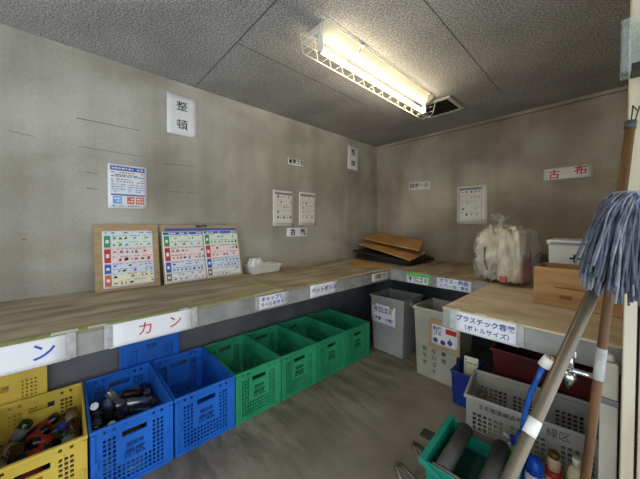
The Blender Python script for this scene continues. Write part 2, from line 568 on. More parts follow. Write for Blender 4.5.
# ------------------------------------------------------------------ papers and signs
def sheet_mb(w, h, curl=0.0, t=0.0008, n=6):
    """A thin sheet in XZ, back on y = 0, facing -y, edges lifting by curl."""
    mb = MB()
    vs, fs = [], []
    for k in (0, 1):
        for i in range(n + 1):
            for jz in range(n + 1):
                u, v = i / n - 0.5, jz / n - 0.5
                lift = curl * ((2 * u) ** 4 * 0.6 + (2 * v) ** 4 * 0.8)
                vs.append((u * w, -0.0006 - lift - (t if k else 0), v * h))
    q = (n + 1) * (n + 1)
    for i in range(n):
        for jz in range(n):
            a = i * (n + 1) + jz
            b = (i + 1) * (n + 1) + jz
            fs.append((q + a, q + b, q + b + 1, q + a + 1))
            fs.append((a, a + 1, b + 1, b))
    for i in range(n):
        a, b = i * (n + 1), (i + 1) * (n + 1)
        fs.append((a, b, q + b, q + a))
        a, b = a + n, b + n
        fs.append((a, q + a, q + b, b))
        fs.append((i, q + i, q + i + 1, i + 1))
        a = n * (n + 1) + i
        fs.append((a, a + 1, q + a + 1, q + a))
    return mb.add(vs, fs, 0, True)


def sign(name, label, cat, loc, rotz, w, h, lines, ink, group=None, paper=None, tape=False, tilt=0.0, curl=0.0):
    t = thing(name, label, cat, loc, (0, tilt, rotz), group)
    sheet_mb(w, h, curl).build('paper', paper or M_PAPER, t)
    mb = MB()
    for ln in lines:
        body, size, x, z = ln[:4]
        text_mb(mb, body, size, x, z, -0.0019, bold=(ln[4] if len(ln) > 4 else 0.02), squash=(ln[5] if len(ln) > 5 else 1.0))
    mb.build('lettering', ink, t)
    if tape:
        for sx in (-1, 1):
            MB().box(sx * (w / 2 + .004) - 0.014, sx * (w / 2 + .004) + 0.014, -0.0026, -0.0022, -h / 2 + 0.004, h / 2 + 0.004).build('tape', M_TAPEG, t)
    return t


LW, BW = PI / 2, 0.0
sign('wall_sign', 'tall white sheet with two bold characters high on the left wall', 'sign', (0.0005, -2.585, 2.157), LW, 0.215, 0.305, [('整', 0.085, 0, 0.07, .004), ('頓', 0.085, 0, -0.075, .004)], M_INK, curl=0.004)
sign('wall_sign', 'narrow white two-character sheet high beside the room corner', 'sign', (0.0005, -0.53, 2.167), LW, 0.215, 0.30, [('整', 0.085, 0, 0.07, .01), ('理', 0.085, 0, -0.075)], M_INK, tilt=0.02)
sign('wall_sign', 'small white strip with black characters high above the two framed notices', 'sign', (0.0005, -1.466, 1.97), LW, 0.205, 0.062, [('資源ゴミ', 0.05, 0, 0, 0.04, 0.95)], M_INK)
sign('wall_sign', 'white strip with two spaced characters directly below the two framed notices', 'sign', (0.0005, -1.44, 1.228), LW, 0.290, 0.092, [('古', 0.07, -0.065, 0, 0.03), ('紙', 0.07, 0.07, 0, 0.03)], M_INK)
sign('wall_sign', 'white strip with four characters on the back wall above the cardboard pile', 'sign', (0.634, -0.0005, 1.803), BW, 0.300, 0.108, [('段ボール', 0.062, 0, 0, 0.02)], M_INK, paper=M_PAPER2, tilt=0.03)
sign('wall_sign', 'long white strip with two red characters on the back wall', 'sign', (2.02, -0.0005, 1.777), BW, 0.325, 0.108, [('古', 0.085, -0.09, -0.008, 0.02), ('布', 0.085, 0.085, 0.008, 0.02)], M_RINK, paper=M_PAPER2, tilt=0.0)

SF = DL + 0.0036
g1 = 'paper labels taped along the shelf edge'
sign('shelf_label', 'white label with blue writing at the far left end of the shelf edge', 'label', (SF, -3.425, 0.828), LW, 0.36, 0.103, [('ビ', 0.075, -0.09, 0, 0.01), ('ン', 0.075, 0.105, 0, 0.01)], M_BINK, g1, tape=True)
sign('shelf_label', 'white label with red writing on the shelf edge above the blue crates', 'label', (SF, -2.948, 0.830), LW, 0.345, 0.103, [('カ', 0.066, -0.04, 0, 0.005), ('ン', 0.066, 0.085, 0.002, 0.005)], M_RINK, g1, tape=True)
sign('shelf_label', 'purple two-line label on the shelf edge above the second green crate', 'label', (SF, -2.296, 0.830), LW, 0.212, 0.080, [('キャップと', 0.034, 0.0, 0.017), ('ラベルを外す', 0.03, 0, -0.018)], M_PINK, g1, tape=True)
sign('shelf_label', 'white one-line label on the shelf edge between the purple label and the corner', 'label', (SF, -1.838, 0.830), LW, 0.282, 0.090, [('ペットボトル', 0.044, 0, 0)], M_PINK, g1)
sign('shelf_label', 'small pale label on the shelf edge just left of the inner corner', 'label', (SF, -1.107, 0.830), LW, 0.28, 0.070, [('可燃ゴミ', 0.044, 0, 0)], M_INK, g1, paper=M_PAPER2)
SB = -DB - 0.0036
t_ = sign('shelf_label', 'bright green edged label on the back shelf above the first grey bin', 'label', (1.115, SB, 0.827), BW, 0.225, 0.092, [('不燃ゴミ', 0.048, 0, -0.012, 0.03)], M_INK, g1, paper=M_PAPER)
MB().box(-0.1125, 0.1125, -0.0021, -0.0016, 0.018, 0.046).build('green_band', M_LGREEN, t_)
MB().box(0.095, 0.1125, -0.0021, -0.0016, -0.046, 0.018).build('green_band', M_LGREEN, t_)
sign('shelf_label', 'white two-line label on the back shelf edge nearest the deeper shelf', 'label', (1.420, SB, 0.824), BW, 0.272, 0.086, [('ガラス・陶器', 0.038, 0, 0.018), ('スプレー缶・電池', 0.028, 0, -0.02)], M_BINK, g1)
sign('shelf_label', 'white label with purple Japanese writing on the front edge of the deeper shelf', 'label', (1.885, YD - 0.0036, 0.827), BW, 0.278, 0.098, [('プラスチック容器', 0.0315, 0, 0.018, 0.025), ('（ボトルサイズ）', 0.028, 0.01, -0.022, 0.02)], M_PINK, g1, tape=True)


# posters: one printed mesh each
def bars(mb, x0, x1, z, h, n, mi, r, y=-0.0021, gap=0.35):
    """A printed line broken into short dashes."""
    x = x0
    while x < x1:
        w = r.uniform(0.006, 0.02)
        if r.random() > gap:
            mb.box(x, min(x + w, x1), y, -0.0015, z, z + h, mi)
        x += w + r.uniform(0.002, 0.008)


PM = [M_PAPER, M_PGREEN, M_PLGREEN, M_RINK, M_PPINK, M_PBLUE, M_PLBLUE, M_PORANGE, M_PYEL, M_INK, M_GINK, M_PBROWN, M_PCYAN]


def sorting_poster(parent, name, w, h, x, z, seed, mode):
    """Colour chart of rubbish kinds: coloured row headings at left, rows of small pictures."""
    r = random.Random(seed)
    mb = MB()
    sm = sheet_mb(w, h, 0.0)
    mb.v, mb.f, mb.mi, mb.sm = sm.v, sm.f, sm.mi, sm.sm
    W, H = w / 2, h / 2
    if mode == 0:
        rows = [(1, 2, .26), (3, 4, .30), (5, 6, .20), (7, 8, .24)]
    else:
        rows = [(1, 2, .26), (3, 4, .32), (5, 6, .24), (11, 0, .18)]
    top = H * 0.86
    mb.box(-W * .96, W * .96, -0.0018, -0.0014, H * .88, H * .98, 6 if mode == 0 else 5)
    bars(mb, -W * .9, W * .9, H * .905, H * .05, 8, 10 if mode == 0 else 0, r, gap=0.25)
    span = top + H * 0.95
    zz = top
    for hd, pale, fr_ in rows:
        hh = span * fr_
        mb.box(-W * .94, W * .95, -0.0017, -0.0013, zz - hh * .96, zz, pale)
        mb.box(-W * .94, -W * .70, -0.0019, -0.0014, zz - hh * .94, zz - hh * .06, hd)
        mb.box(-W * .88, -W * .76, -0.0021, -0.0015, zz - hh * .62, zz - hh * .38, 0)
        k = 2 if fr_ > .22 else 2
        for q in range(k):
            zc = zz - hh * (q + .55) / k
            bars(mb, -W * .64, W * .9, zc + hh * .17, hh * .05, 0, 10 if hd not in (3, 5) else hd, r, gap=.2)
            xx = -W * .62
            while xx < W * .85:
                ww = r.uniform(.010, .024)
                if r.random() > .25:
                    c = r.choice([9, 10, 10, hd, 11, 12, 0])
                    a = hh * r.uniform(.05, .12)
                    mb.add([(xx, -0.0021, zc - a), (xx + ww, -0.0021, zc - a * r.uniform(.2, 1)), (xx + ww * r.uniform(.6, 1), -0.0021, zc + a), (xx + ww * .1, -0.0021, zc + a * r.uniform(.3, 1))], [(0, 1, 2, 3)], c)
                xx += ww + r.uniform(.006, .016)
        mb.box(-W * .94, W * .95, -0.0020, -0.0014, zz - hh, zz - hh * .985, hd)
        zz -= hh
    o = mb.build(name, PM, parent)
    o.location = (x, 0, z)
    return o


# blue headed notice on the left wall
nt_ = thing('wall_notice', 'colour notice with blue heading pinned on the left wall above the boards', 'notice', (0.0005, -2.937, 1.571), (0, 0, LW))
r = random.Random(3)
mb = sheet_mb(0.224, 0.298, 0.003)
mb.box(-.098, .098, -.0056, -.003, .108, .136, 5)
bars(mb, -.09, .09, .117, .010, 0, 0, r, y=-.0060, gap=.1)
for z_, c in ((.092, 3), (.076, 5), (.066, 5), (.045, 10), (.030, 10)):
    bars(mb, -.095, .095, z_, .006, 0, c, r, y=-.0034, gap=.25)
for x_, w_ in ((-.098, .085), (-.004, .1)):
    mb.box(x_, x_ + w_, -.0032, -.0016, -.045, .022, 6)
    for z_ in (.010, -.006, -.022, -.036):
        bars(mb, x_ + .006, x_ + w_ - .004, z_, .005, 0, 10, r, y=-.0038)
mb.box(-.095, .098, -.0034, -.0018, -.062, -.052, 5)
for x_, c, w_ in ((-.085, 12, .05), (-.006, 7, .042), (.045, 7, .048)):
    mb.box(x_, x_ + w_, -.0042, -.0018, -.118, -.068, c)
    bars(mb, x_ + .006, x_ + w_ - .006, -.088, .01, 0, 0, r, y=-.0046, gap=.2)
    bars(mb, x_ + .006, x_ + w_ - .006, -.106, .008, 0, 0, r, y=-.0046, gap=.2)
bars(mb, -.09, .09, -.135, .006, 0, 10, r, y=-.0046)
mb.build('sheet', PM, nt_)
for o_ in kids(nt_):
    o_.location.y = 0.0


def framed_notice(label, loc, rotz, w, h, seed, tail=False):
    t = thing('wall_notice', label, 'notice', loc, (0, 0.0, rotz), 'black printed notices in clear sleeves')
    r = random.Random(seed)
    sheet_mb(w, h, 0.001).build('sleeve', M_PAPER2, t)
    mb = MB()
    x0, x1, z0, z1 = -w * .42, w * .42, -h * .44, h * .44
    if tail:
        x1 = w * .33
    mb.box(x0, x1, -.0036, -.0026, z1 - .020, z1, 1)
    for a in (x0, x1 - .003):
        mb.box(a, a + .003, -.0036, -.0026, z0, z1, 1)
    mb.box(x0, x1, -.0036, -.0026, z0, z0 + .003, 1)
    nr = 5
    for k in range(nr):
        zc = z1 - .045 - k * (z1 - z0 - .06) / nr
        bars(mb, x0 + .02, x1 - .015, zc + .018, .004, 0, 1, r, y=-.0036, gap=.3)
        xx = x0 + .03
        while xx < x1 - .03:
            if r.random() > .3:
                s_ = r.uniform(.005, .013)
                mb.add([(xx, -.0036, zc - s_), (xx + s_ * 1.6, -.0036, zc - s_ * .7), (xx + s_ * 1.8, -.0036, zc + s_ * .6), (xx + s_ * .4, -.0036, zc + s_)], [(0, 1, 2, 3)], r.choice([0, 0, 1]))
            xx += r.uniform(.03, .055)
    mb.build('print', [M_INK, M_GINK], t)
    return t


framed_notice('left of the two framed black printed notices on the left wall', (0.0005, -1.625, 1.477), LW, .260, .362, 11)
framed_notice('right of the two framed black printed notices on the left wall', (0.0005, -1.300, 1.482), LW, .250, .362, 12)
framed_notice('large black printed notice in a clear sleeve on the back wall', (1.245, -0.0005, 1.534), BW, .305, .420, 13, True)

# kraft boards leaning on the shelf
b1 = thing('notice_board', 'single kraft board with one colour sorting chart leaning on the left wall', 'board', (0.128, -2.948, ZS + 0.0025), (-0.185, 0, LW))
MB().box(-.178, .178, 0, .006, 0, .43).build('backing', M_KRAFT, b1, bevel=.001)
sorting_poster(b1, 'poster', .285, .372, .004, .203, 21, 0)
mb = MB()
rr = random.Random(4)
bars(mb, -.12, .13, .402, .012, 0, 0, rr, y=-.0010, gap=.3)
mb.build('heading_strip', mat('faded_red_print', (206, 130, 110), rough=.6), b1)
b2 = thing('notice_board', 'wide kraft board with two colour sorting charts side by side', 'board', (0.168, -2.458, ZS + 0.003), (-0.265, 0.0, LW - .01))
MB().box(-.296, .296, 0, .006, 0, .435).build('backing', M_KRAFT, b2, bevel=.001)
sorting_poster(b2, 'poster', .286, .375, -.145, .196, 31, 1)
sorting_poster(b2, 'poster', .284, .375, .144, .200, 32, 1)
MB().box(-.27, .28, -.0012, -.0002, .390, .410).build('heading_strip', M_PBLUE, b2)
mb = MB()
mb.tube([(-.05, -.008, .424), (-.02, -.012, .42), (.01, -.012, .428), (.035, -.008, .424)], .006, 8)
mb.build('cord', M_BLK, b2)

# ------------------------------------------------------------------ white tray with tissue
tr = thing('plastic_tray', 'white plastic tray with ribbed sides on the left shelf', 'tray', (0.145, -1.955, ZS + 0.001), (0, 0, LW + .03))
mb = MB()
w, d, h = .29, .165, .068


def open_tub(mb, wb, db_, wt, dt, h, t, zb=.004):
    def ring(w, d, z):
        return [(-w / 2, -d / 2, z), (w / 2, -d / 2, z), (w / 2, d / 2, z), (-w / 2, d / 2, z)]
    vs = ring(wb, db_, 0) + ring(wt, dt, h) + ring(wt - 2 * t, dt - 2 * t, h) + ring(wb - 2 * t, db_ - 2 * t, zb)
    fs = [(3, 2, 1, 0)]
    for a in range(3):
        for i in range(4):
            i2 = (i + 1) % 4
            fs.append((a * 4 + i, a * 4 + i2, a * 4 + 4 + i2, a * 4 + 4 + i))
    fs.append((12, 13, 14, 15))
    mb.add(vs, fs)
    return mb


open_tub(mb, w - .03, d - .03, w, d, h, .003).build('body', M_WHITE, tr)
mb = MB()
for sy in (-1, 1):
    mb.box(-w / 2 - .006, w / 2 + .006, sy * (d / 2 + .002) - .005, sy * (d / 2 + .002) + .005, h - .008, h + .002)
for sx in (-1, 1):
    mb.box(sx * (w / 2 + .001) - .005, sx * (w / 2 + .001) + .005, -d / 2, d / 2, h - .008, h + .002)
mb.build('rim', M_WHITE, tr, bevel=.002)
mb = MB()
for k in range(13):
    x = -w / 2 + .02 + k * (w - .04) / 12
    mb.add([(x - .003, -d / 2 + .0125, .004), (x + .003, -d / 2 + .0125, .004), (x + .003, -d / 2 - .002, h - .01), (x - .003, -d / 2 - .002, h - .01), (x - .003, -d / 2 + .02, .004), (x + .003, -d / 2 + .02, .004), (x + .003, -d / 2 + .006, h - .01), (x - .003, -d / 2 + .006, h - .01)],
           [(0, 1, 2, 3), (4, 7, 6, 5), (0, 3, 7, 4), (1, 5, 6, 2)])
mb.build('rib', M_PAPER2, tr)


def blob(name, mt, parent, dims, seed, amp=.2, sub=4, boxy=0.0, freq=3.0, fold=0.0, loc=(0, 0, 0)):
    """Irregular lump: an icosphere pushed about by noise."""
    from mathutils import noise as NZ
    bm = bmesh.new()
    bmesh.ops.create_icosphere(bm, subdivisions=sub, radius=1.0)
    off = Vector((seed * 3.7, seed * 1.3, seed * 5.1))
    for v in bm.verts:
        p = v.co.copy()
        if boxy:
            mx = max(abs(p.x), abs(p.y), abs(p.z))
            p = p.lerp(p / mx * .82, boxy)
        n = NZ.noise(p * freq + off)
        f = abs(NZ.noise(Vector((p.x * freq * 2.2, p.y * freq * 2.2, p.z * freq * .8)) + off * 2))
        p = p * (1 + amp * n - fold * f)
        v.co = Vector((p.x * dims[0], p.y * dims[1], max(p.z, -.93) * dims[2]))
    zmin = min(v.co.z for v in bm.verts)
    for v in bm.verts:
        v.co.z -= zmin
        v.co += Vector(loc)
    me = bpy.data.meshes.new(name)
    bm.to_mesh(me); bm.free()
    for p in me.polygons:
        p.use_smooth = True
    me.materials.append(mt)
    o = bpy.data.objects.new(name, me)
    COL.objects.link(o)
    if parent: o.parent = parent
    return o


ts = blob('tissue_pack', M_PAPER, None, (.05, .07, .068), 2, .3, 4, .7, 2.2, .1)
ts.location = (.15, -2.03, ZS + .007); ts.rotation_euler = (0, 0, .2)
tag(ts, 'crumpled white tissue pack standing in the white plastic tray', 'tissue pack')

# ------------------------------------------------------------------ cardboard pile in the corner
def slab_quad(name, label, L, F, R, B, t, mt, group=None, flutes=False):
    top = [Vector(L), Vector(F), Vector(R), Vector(B)]
    n = (top[1] - top[0]).cross(top[3] - top[0]).normalized()
    bot = [p - n * t for p in top]
    mb = MB()
    N_ = 8
    vs, fs = [], []
    rr = random.Random(len(label))
    for k in (0, 1):
        for i in range(N_ + 1):
            for jj in range(N_ + 1):
                u, v = i / N_, jj / N_
                p = top[0].lerp(top[1], u).lerp(top[3].lerp(top[2], u), v)
                p = p + Vector((0, 0, .003 * math.sin(u * 5 + v * 3 + len(label))))
                vs.append(p - n * (t if k else 0))
    q = (N_ + 1) ** 2
    for i in range(N_):
        for jj in range(N_):
            a, b = i * (N_ + 1) + jj, (i + 1) * (N_ + 1) + jj
            fs.append((a, b, b + 1, a + 1)); fs.append((q + a, q + a + 1, q + b + 1, q + b))
    for i in range(N_):
        a, b = i * (N_ + 1), (i + 1) * (N_ + 1)
        fs.append((a, q + a, q + b, b)); a += N_; b += N_
        fs.append((a, b, q + b, q + a))
        fs.append((i, i + 1, q + i + 1, q + i))
        a = N_ * (N_ + 1) + i
        fs.append((a, q + a, q + a + 1, a + 1))
    o = mb.add(vs, fs).build(name, mt)
    return tag(o, label, 'cardboard', group)


gp = 'flattened cartons piled in the corner'
slab_quad('cardboard_sheet', 'single flat tan cardboard sheet lying in front of the corner pile', (.12, -.72, ZS + .0105), (.58, -1.19, ZS + .0105), (.80, -.955, ZS + .0105), (.36, -.70, ZS + .0105), .006, M_KRAFTT, gp)
slab_quad('folded_carton', 'dark folded carton at the very bottom of the corner pile', (.12, -.62, .938), (.86, -.69, .916), (.93, -.20, .935), (.14, -.10, .95), .026, M_CDARK, gp)
slab_quad('folded_carton', 'dark folded carton lying second from the bottom of the corner pile', (.12, -.66, .995), (.90, -.715, .935), (.90, -.24, .966), (.14, -.12, 1.03), .022, M_CDARK, gp)
slab_quad('folded_carton', 'wide tan folded carton second from the top of the corner pile', (.12, -.565, 1.078), (.927, -.745, .962), (.88, -.30, 1.008), (.08, -.08, 1.14), .016, M_KRAFTT, gp)
slab_quad('folded_carton', 'tan folded carton on the very top of the corner pile', (.10, -.47, 1.142), (.93, -.55, 1.050), (.767, -.15, 1.118), (.05, -.06, 1.205), .016, M_KRAFTT, gp)

# ------------------------------------------------------------------ clear bag on the deeper shelf
bg = thing('rubbish_bag', 'knotted clear plastic bag packed with crumpled white and cream rubbish', 'bag', (1.76, -0.87, ZS + .002), (0, 0, -.1))
M_STUFF = mat('crumpled_wrappers', (226, 216, 190), (176, 160, 128), scale=9, rough=.6, bump=.6, bscale=20)
M_REDP = mat('red_print_paper', (190, 96, 84), (150, 60, 54), scale=8, rough=.6)
blob('contents', M_STUFF, bg, (.145, .145, .215), 5, .30, 5, .3, 3.8, .42, (-.055, 0, .004))
M_PACK = mat('white_packet', (228, 216, 190), (164, 148, 122), scale=9, rough=.5, bump=.8, bscale=12, stretch=(1.6, 1.6, .6))
blob('packet', M_PACK, bg, (.088, .158, .235), 14, .12, 5, .75, 2.6, .16, (.062, -.015, .006))
pk = MB().add([(.142, -.115, .03), (.146, .07, .03), (.140, .06, .25), (.136, -.095, .22)], [(0, 1, 2, 3)])
pk.box(.02, .06, -.1655, -.1505, .03, .07)
pk.build('red_print', M_REDP, bg)
pk = MB().tube([(-.07, -.128, .10), (-.09, -.14, .18), (-.085, -.135, .27)], .006, 6)
pk.build('dark_strip', M_BLK, bg)
blob('film', M_FILM, bg, (.215, .185, .235), 9, .14, 5, .45, 3.2, .14)
mb = MB()
for k in range(9):
    a = 2 * PI * k / 9
    e = .055 + .03 * rnd.random()
    px, py = math.cos(a), math.sin(a)
    p0 = (-.03 + px * .03, py * .03, .405); p1 = (-.035 + px * .018, py * .018, .455); p2 = (-.04 + px * e, py * e, .475 + .06 * rnd.random())
    a2 = a + .75
    qx, qy = math.cos(a2), math.sin(a2)
    q0 = (-.03 + qx * .03, qy * .03, .405); q1 = (-.035 + qx * .018, qy * .018, .455); q2 = (-.04 + qx * e, qy * e, .47 + .05 * rnd.random())
    mb.add([p0, q0, q1, p1, q2, p2], [(0, 1, 2, 3), (3, 2, 4, 5)], 0, True)
mb.build('knot', M_FILM, bg)
gb = blob('cloth_bundle', M_GREY, None, (.05, .10, .10), 4, .25, 4, .2, 2.5, .2)
gb.location = (1.93, -.60, ZS + .002); gb.scale = (1, 1, 1.2)
tag(gb, 'dark grey cloth bundle squeezed between the clear bag and the white box', 'cloth')

# ------------------------------------------------------------------ brown carton and white box
cb = thing('carton', 'open brown cardboard carton on the front of the deeper shelf', 'carton', (2.180, -1.235, ZS + .001), (0, 0, -.06))
w, d, h, t = .34, .25, .205, .006
MB().box(-w / 2, w / 2, -d / 2, d / 2, 0, t).build('bottom', M_CARTIN, cb)
for nm, (a, b, c, e) in (('front_panel', (-w / 2, w / 2, -d / 2, -d / 2 + t)), ('back_panel', (-w / 2, w / 2, d / 2 - t, d / 2)), ('side_panel', (-w / 2, -w / 2 + t, -d / 2 + t, d / 2 - t)), ('side_panel', (w / 2 - t, w / 2, -d / 2 + t, d / 2 - t))):
    MB().box(a, b, c, e, t + .0002, h).build(nm, M_CARTON, cb, bevel=.001)
mb = MB()
for x in (-.06, .03):
    mb.box(x, x + .05, -d / 2 - .0008, -d / 2 - .0001, .045, .065)
mb.box(-.08, .1, -d / 2 - .0008, -d / 2 - .0001, .10, .106)
mb.build('print', mat('faint_carton_print', (140, 84, 50), rough=.8), cb)
ck = blob('crumpled_paper', M_CDARK, None, (.035, .035, .085), 6, .25, 3, .2, 2.5, .2)
ck.location = (2.10, -1.17, ZS + .008)
tag(ck, 'dark crumpled scrap poking out of the open brown carton', 'scrap')
ck2 = blob('crumpled_paper', M_PAPER2, None, (.06, .07, .075), 8, .2, 3, .3, 2.5, .2)
ck2.location = (2.22, -1.22, ZS + .008)
tag(ck2, 'pale crumpled paper lying inside the open brown carton', 'scrap')

wx = thing('foam_box', 'white foam box with rimmed lid behind the brown carton', 'box', (2.20, -.75, ZS + .001), (0, 0, -.02))
mb = MB()
open_tub(mb, .36, .27, .38, .29, .30, .02, .02).build('body', M_WHITE, wx, bevel=.004)
MB().box(-.20, .20, -.155, .155, .3005, .335).build('lid', M_WHITE, wx, bevel=.008)
MB().box(-.18, .18, -.158, -.1552, .308, .318).build('lid_groove', M_GINK, wx)
mb = MB()
for cx_ in (-.06, .10):
    mb.box(cx_ - .025, cx_ + .025, -.1475, -.142, .214, .224); mb.box(cx_ - .006, cx_ + .006, -.1475, -.142, .196, .244)
mb.build('marking', M_INK, wx)

# ------------------------------------------------------------------ folding crates
CW, CD, CH = .358, .575, .332


def crate_panel(mb, w, h, y0, y1, full=True):
    """End panel: rim band on top, a hand slot, columns of small holes at both sides and rows below the middle."""
    n, m = 37, 29

    def edges(cnt, a, b):
        wt = [1.35 if q % 2 else .65 for q in range(cnt)]
        tot, out, acc = sum(wt), [a], 0
        for q in wt:
            acc += q
            out.append(a + (b - a) * acc / tot)
        return out
    xs, zs = edges(n, -w / 2, w / 2), edges(m, 0, h)

    def solid(i, jz):
        u, v = i, jz
        if 22 <= v <= 24 and 13 <= u <= 23 and full:      # hand slot
            return False
        if v == 27 and u in (5, 9, 27, 31):
            return False
        if 3 <= v <= 23 and v % 2 == 1 and (u in (5, 7, 9) or u in (27, 29, 31)):
            return False
        if full and 3 <= v <= 9 and v % 2 == 1 and 11 <= u <= 25 and u % 2 == 1:
            return False
        return True
    mb.plate(xs, zs, solid, y0, y1)
    return mb


def make_crate(m, ml, words, label, group):
    t = thing('folding_crate', label, 'crate', (0, 0, 0), (0, 0, 0), group)
    w, d, h = CW, CD, CH
    # base: a lattice
    mb = MB()
    mb.box(-w / 2 + .006, w / 2 - .006, -d / 2 + .006, d / 2 - .006, 0.004, .012)
    mb.build('base', m, t)
    mb = MB(); crate_panel(mb, w - .012, h - .012, -d / 2, -d / 2 + .010)
    for sx in (-1, 1):
        mb.box(sx * (w / 2 - .012) - .008, sx * (w / 2 - .012) + .008, -d / 2 - .007, -d / 2 - .0002, .0, h - .02)
        mb.box(sx * .095 - .003, sx * .095 + .003, -d / 2 - .004, -d / 2 - .0002, .02, h - .05)
    mb.box(-w / 2 + .02, w / 2 - .02, -d / 2 - .007, -d / 2 - .0002, .0, .018)
    fp = mb.build('front_panel', m, t)
    mb = MB(); crate_panel(mb, w - .012, h - .012, d / 2 - .010, d / 2, True)
    mb.build('back_panel', m, t)
    for sx in (-1, 1):
        mb = MB()
        T = Matrix.Translation((sx * (w / 2 - .006), 0, 0)) @ Matrix.Rotation(PI / 2, 4, 'Z')
        n, mm = 35, 17
        xs = [-(d - .03) / 2 + (d - .03) * i / n for i in range(n + 1)]
        zs = [.012 + (h - .03) * jz / mm for jz in range(mm + 1)]
        mb.plate(xs, zs, lambda i, jz: not (2 <= jz <= 12 and jz % 2 == 1 and 3 < i < n - 3 and i % 2 == 1), -.004, .004, 0, T)
        mb.build('side_panel', m, t)
    mb = MB()
    q = .011
    for a, b, c, e in ((-w / 2, w / 2, -d / 2 - .006, -d / 2 + q), (-w / 2, w / 2, d / 2 - q, d / 2 + .004), (-w / 2, -w / 2 + q, -d / 2 + q, d / 2 - q), (w / 2 - q, w / 2, -d / 2 + q, d / 2 - q)):
        mb.box(a, b, c, e, h - .018, h)
    mb.build('rim', m, t, bevel=.003)
    mb = MB()
    for (wd, sz, z_) in words:
        text_mb(mb, wd, sz, 0, z_, -d / 2 - .0012, bold=.03, depth=.001)
    mb.build('lettering', ml, fp)
    for sx in (-1, 1):
        MB().box(sx * (w / 2 - .022) - .007, sx * (w / 2 - .022) + .007, -d / 2 - .0115, -d / 2 - .0075, h * .42, h * .56).build('latch', m, fp, bevel=.001)
    return t


XC = .636 + .006 - CD / 2
words_city = [('横浜市', .026, .235 - .04), ('緑区', .046, .150)]
yc = make_crate(M_YEL, M_LETY, [('資源', .03, .215), ('分別', .03, .165)], 'yellow folding crate of empty bottles at the left end of the crate row', 'crates under the left shelf')
blu = make_crate(M_BLUE, M_LETB, words_city, 'blue folding crate heaped with cans beside the yellow crate', 'crates under the left shelf')
gre = make_crate(M_GREEN, M_LETG, words_city, 'green folding crate next to the empty blue crate', 'crates under the left shelf')


def place(o, y, label=None):
    o.location = (XC, y, 0.001)
    o.rotation_euler = (0, 0, PI / 2)
    if label: o['label'] = label


P0 = -2.462
place(yc, P0 - .362 * 2.5)
place(blu, P0 - .362 * 1.5)
b_2 = dup(blu); place(b_2, P0 - .362 * .5, 'empty blue folding crate between the can crate and the green crates')
place(gre, P0 + .3525 * .5 + .005)
gl = ['green folding crate second along from the blue crates', 'green folding crate third along from the blue crates', 'green folding crate at the far end nearest the grey bins']
for k in range(3):
    c = dup(gre); place(c, P0 + .359 * (k + 1.5), gl[k])
place(gre, P0 + .359 * .5)


def folded(m, ml, words, label, loc, w=.372, h=.482):
    t = thing('folded_crate', label, 'crate', loc, (0, 0, PI / 2), 'folded crates standing against the wall')
    mb = MB()
    n, mm = 43, 45
    xs = [-w / 2 + w * i / n for i in range(n + 1)]
    zs = [h * jz / mm for jz in range(mm + 1)]

    def solid(i, jz):
        if jz % 2 == 1 and 5 < jz < mm - 5 and i % 2 == 1 and (4 < i < 13 or n - 14 < i < n - 5):
            return False
        return True
    mb.plate(xs, zs, solid, -.012, .0)
    pn = mb.build('panel', m, t)
    MB().box(-w / 2 + .004, w / 2 - .004, .0015, .02, .004, h - .004).build('backing', m, t)
    mb = MB()
    for a, b, c, e in ((-w / 2, w / 2, 0, .016), (-w / 2, w / 2, h - .016, h), (-w / 2, -w / 2 + .014, .016, h - .016), (w / 2 - .014, w / 2, .016, h - .016)):
        mb.box(a, b, -.018, -.0122, c, e)
    mb.build('rim', m, t, bevel=.002)
    mb = MB()
    for wd, sz, z_ in words:
        text_mb(mb, wd, sz, 0, z_, -.0128, bold=.03, depth=.0008)
    mb.build('lettering', ml, pn)
    return t


folded(M_YEL, M_LETY, [('資源', .036, .40)], 'yellow folded crate standing on end behind the yellow crate', (.024, -3.53, .001))
folded(M_BLUE, M_LETB, [('資源', .036, .43)], 'blue folded crate standing on end behind the can crate', (.024, -2.813, .001))

# cans and bottles inside
def can_mesh(name, m, crush=0.0, seed=0):
    mb = MB()
    rr = random.Random(seed)
    prof = [(.019, 0), (.022, .002), (.0268, .010), (.0268, .048), (.0268, .092), (.0220, .101), (.0215, .103)]
    mb.lathe(prof, 16)
    if crush:
        mb.v = [(x * (1 - crush * math.sin(z * 26 + seed) ** 2 * .5), y * (1 - crush * .5 * math.sin(z * 20) ** 2), z) for x, y, z in mb.v]
    return mb


can_cols = [('can_silver', (186, 188, 190), .85), ('can_black', (30, 30, 34), .3), ('can_pale', (196, 192, 186), .5), ('can_brown', (70, 46, 32), .3), ('can_dark_blue', (32, 38, 66), .3), ('can_bronze', (120, 100, 70), .7)]
protos = []
for k, (nm, c, mt_) in enumerate(can_cols):
    mm = mat(nm, c, rough=.28, metal=mt_)
    o = can_mesh('drink_can', mm, .25 if k % 2 else .05, k).build('drink_can', mm)
    e = MB().lathe([(.0214, .1031), (.0205, .1043), (.019, .1025), (.0005, .1025)], 16).build('can_lid', mat(nm + '_lid', (200, 202, 204), rough=.25, metal=.9), o)
    protos.append(o)
used = set()


def put(protos, used, k, loc, rot, label, cat, group):
    p = protos[k]
    if k not in used:
        used.add(k); o = p
    else:
        o = dup(p)
    o.location = loc
    o.rotation_euler = rot
    return tag(o, label, cat, group)


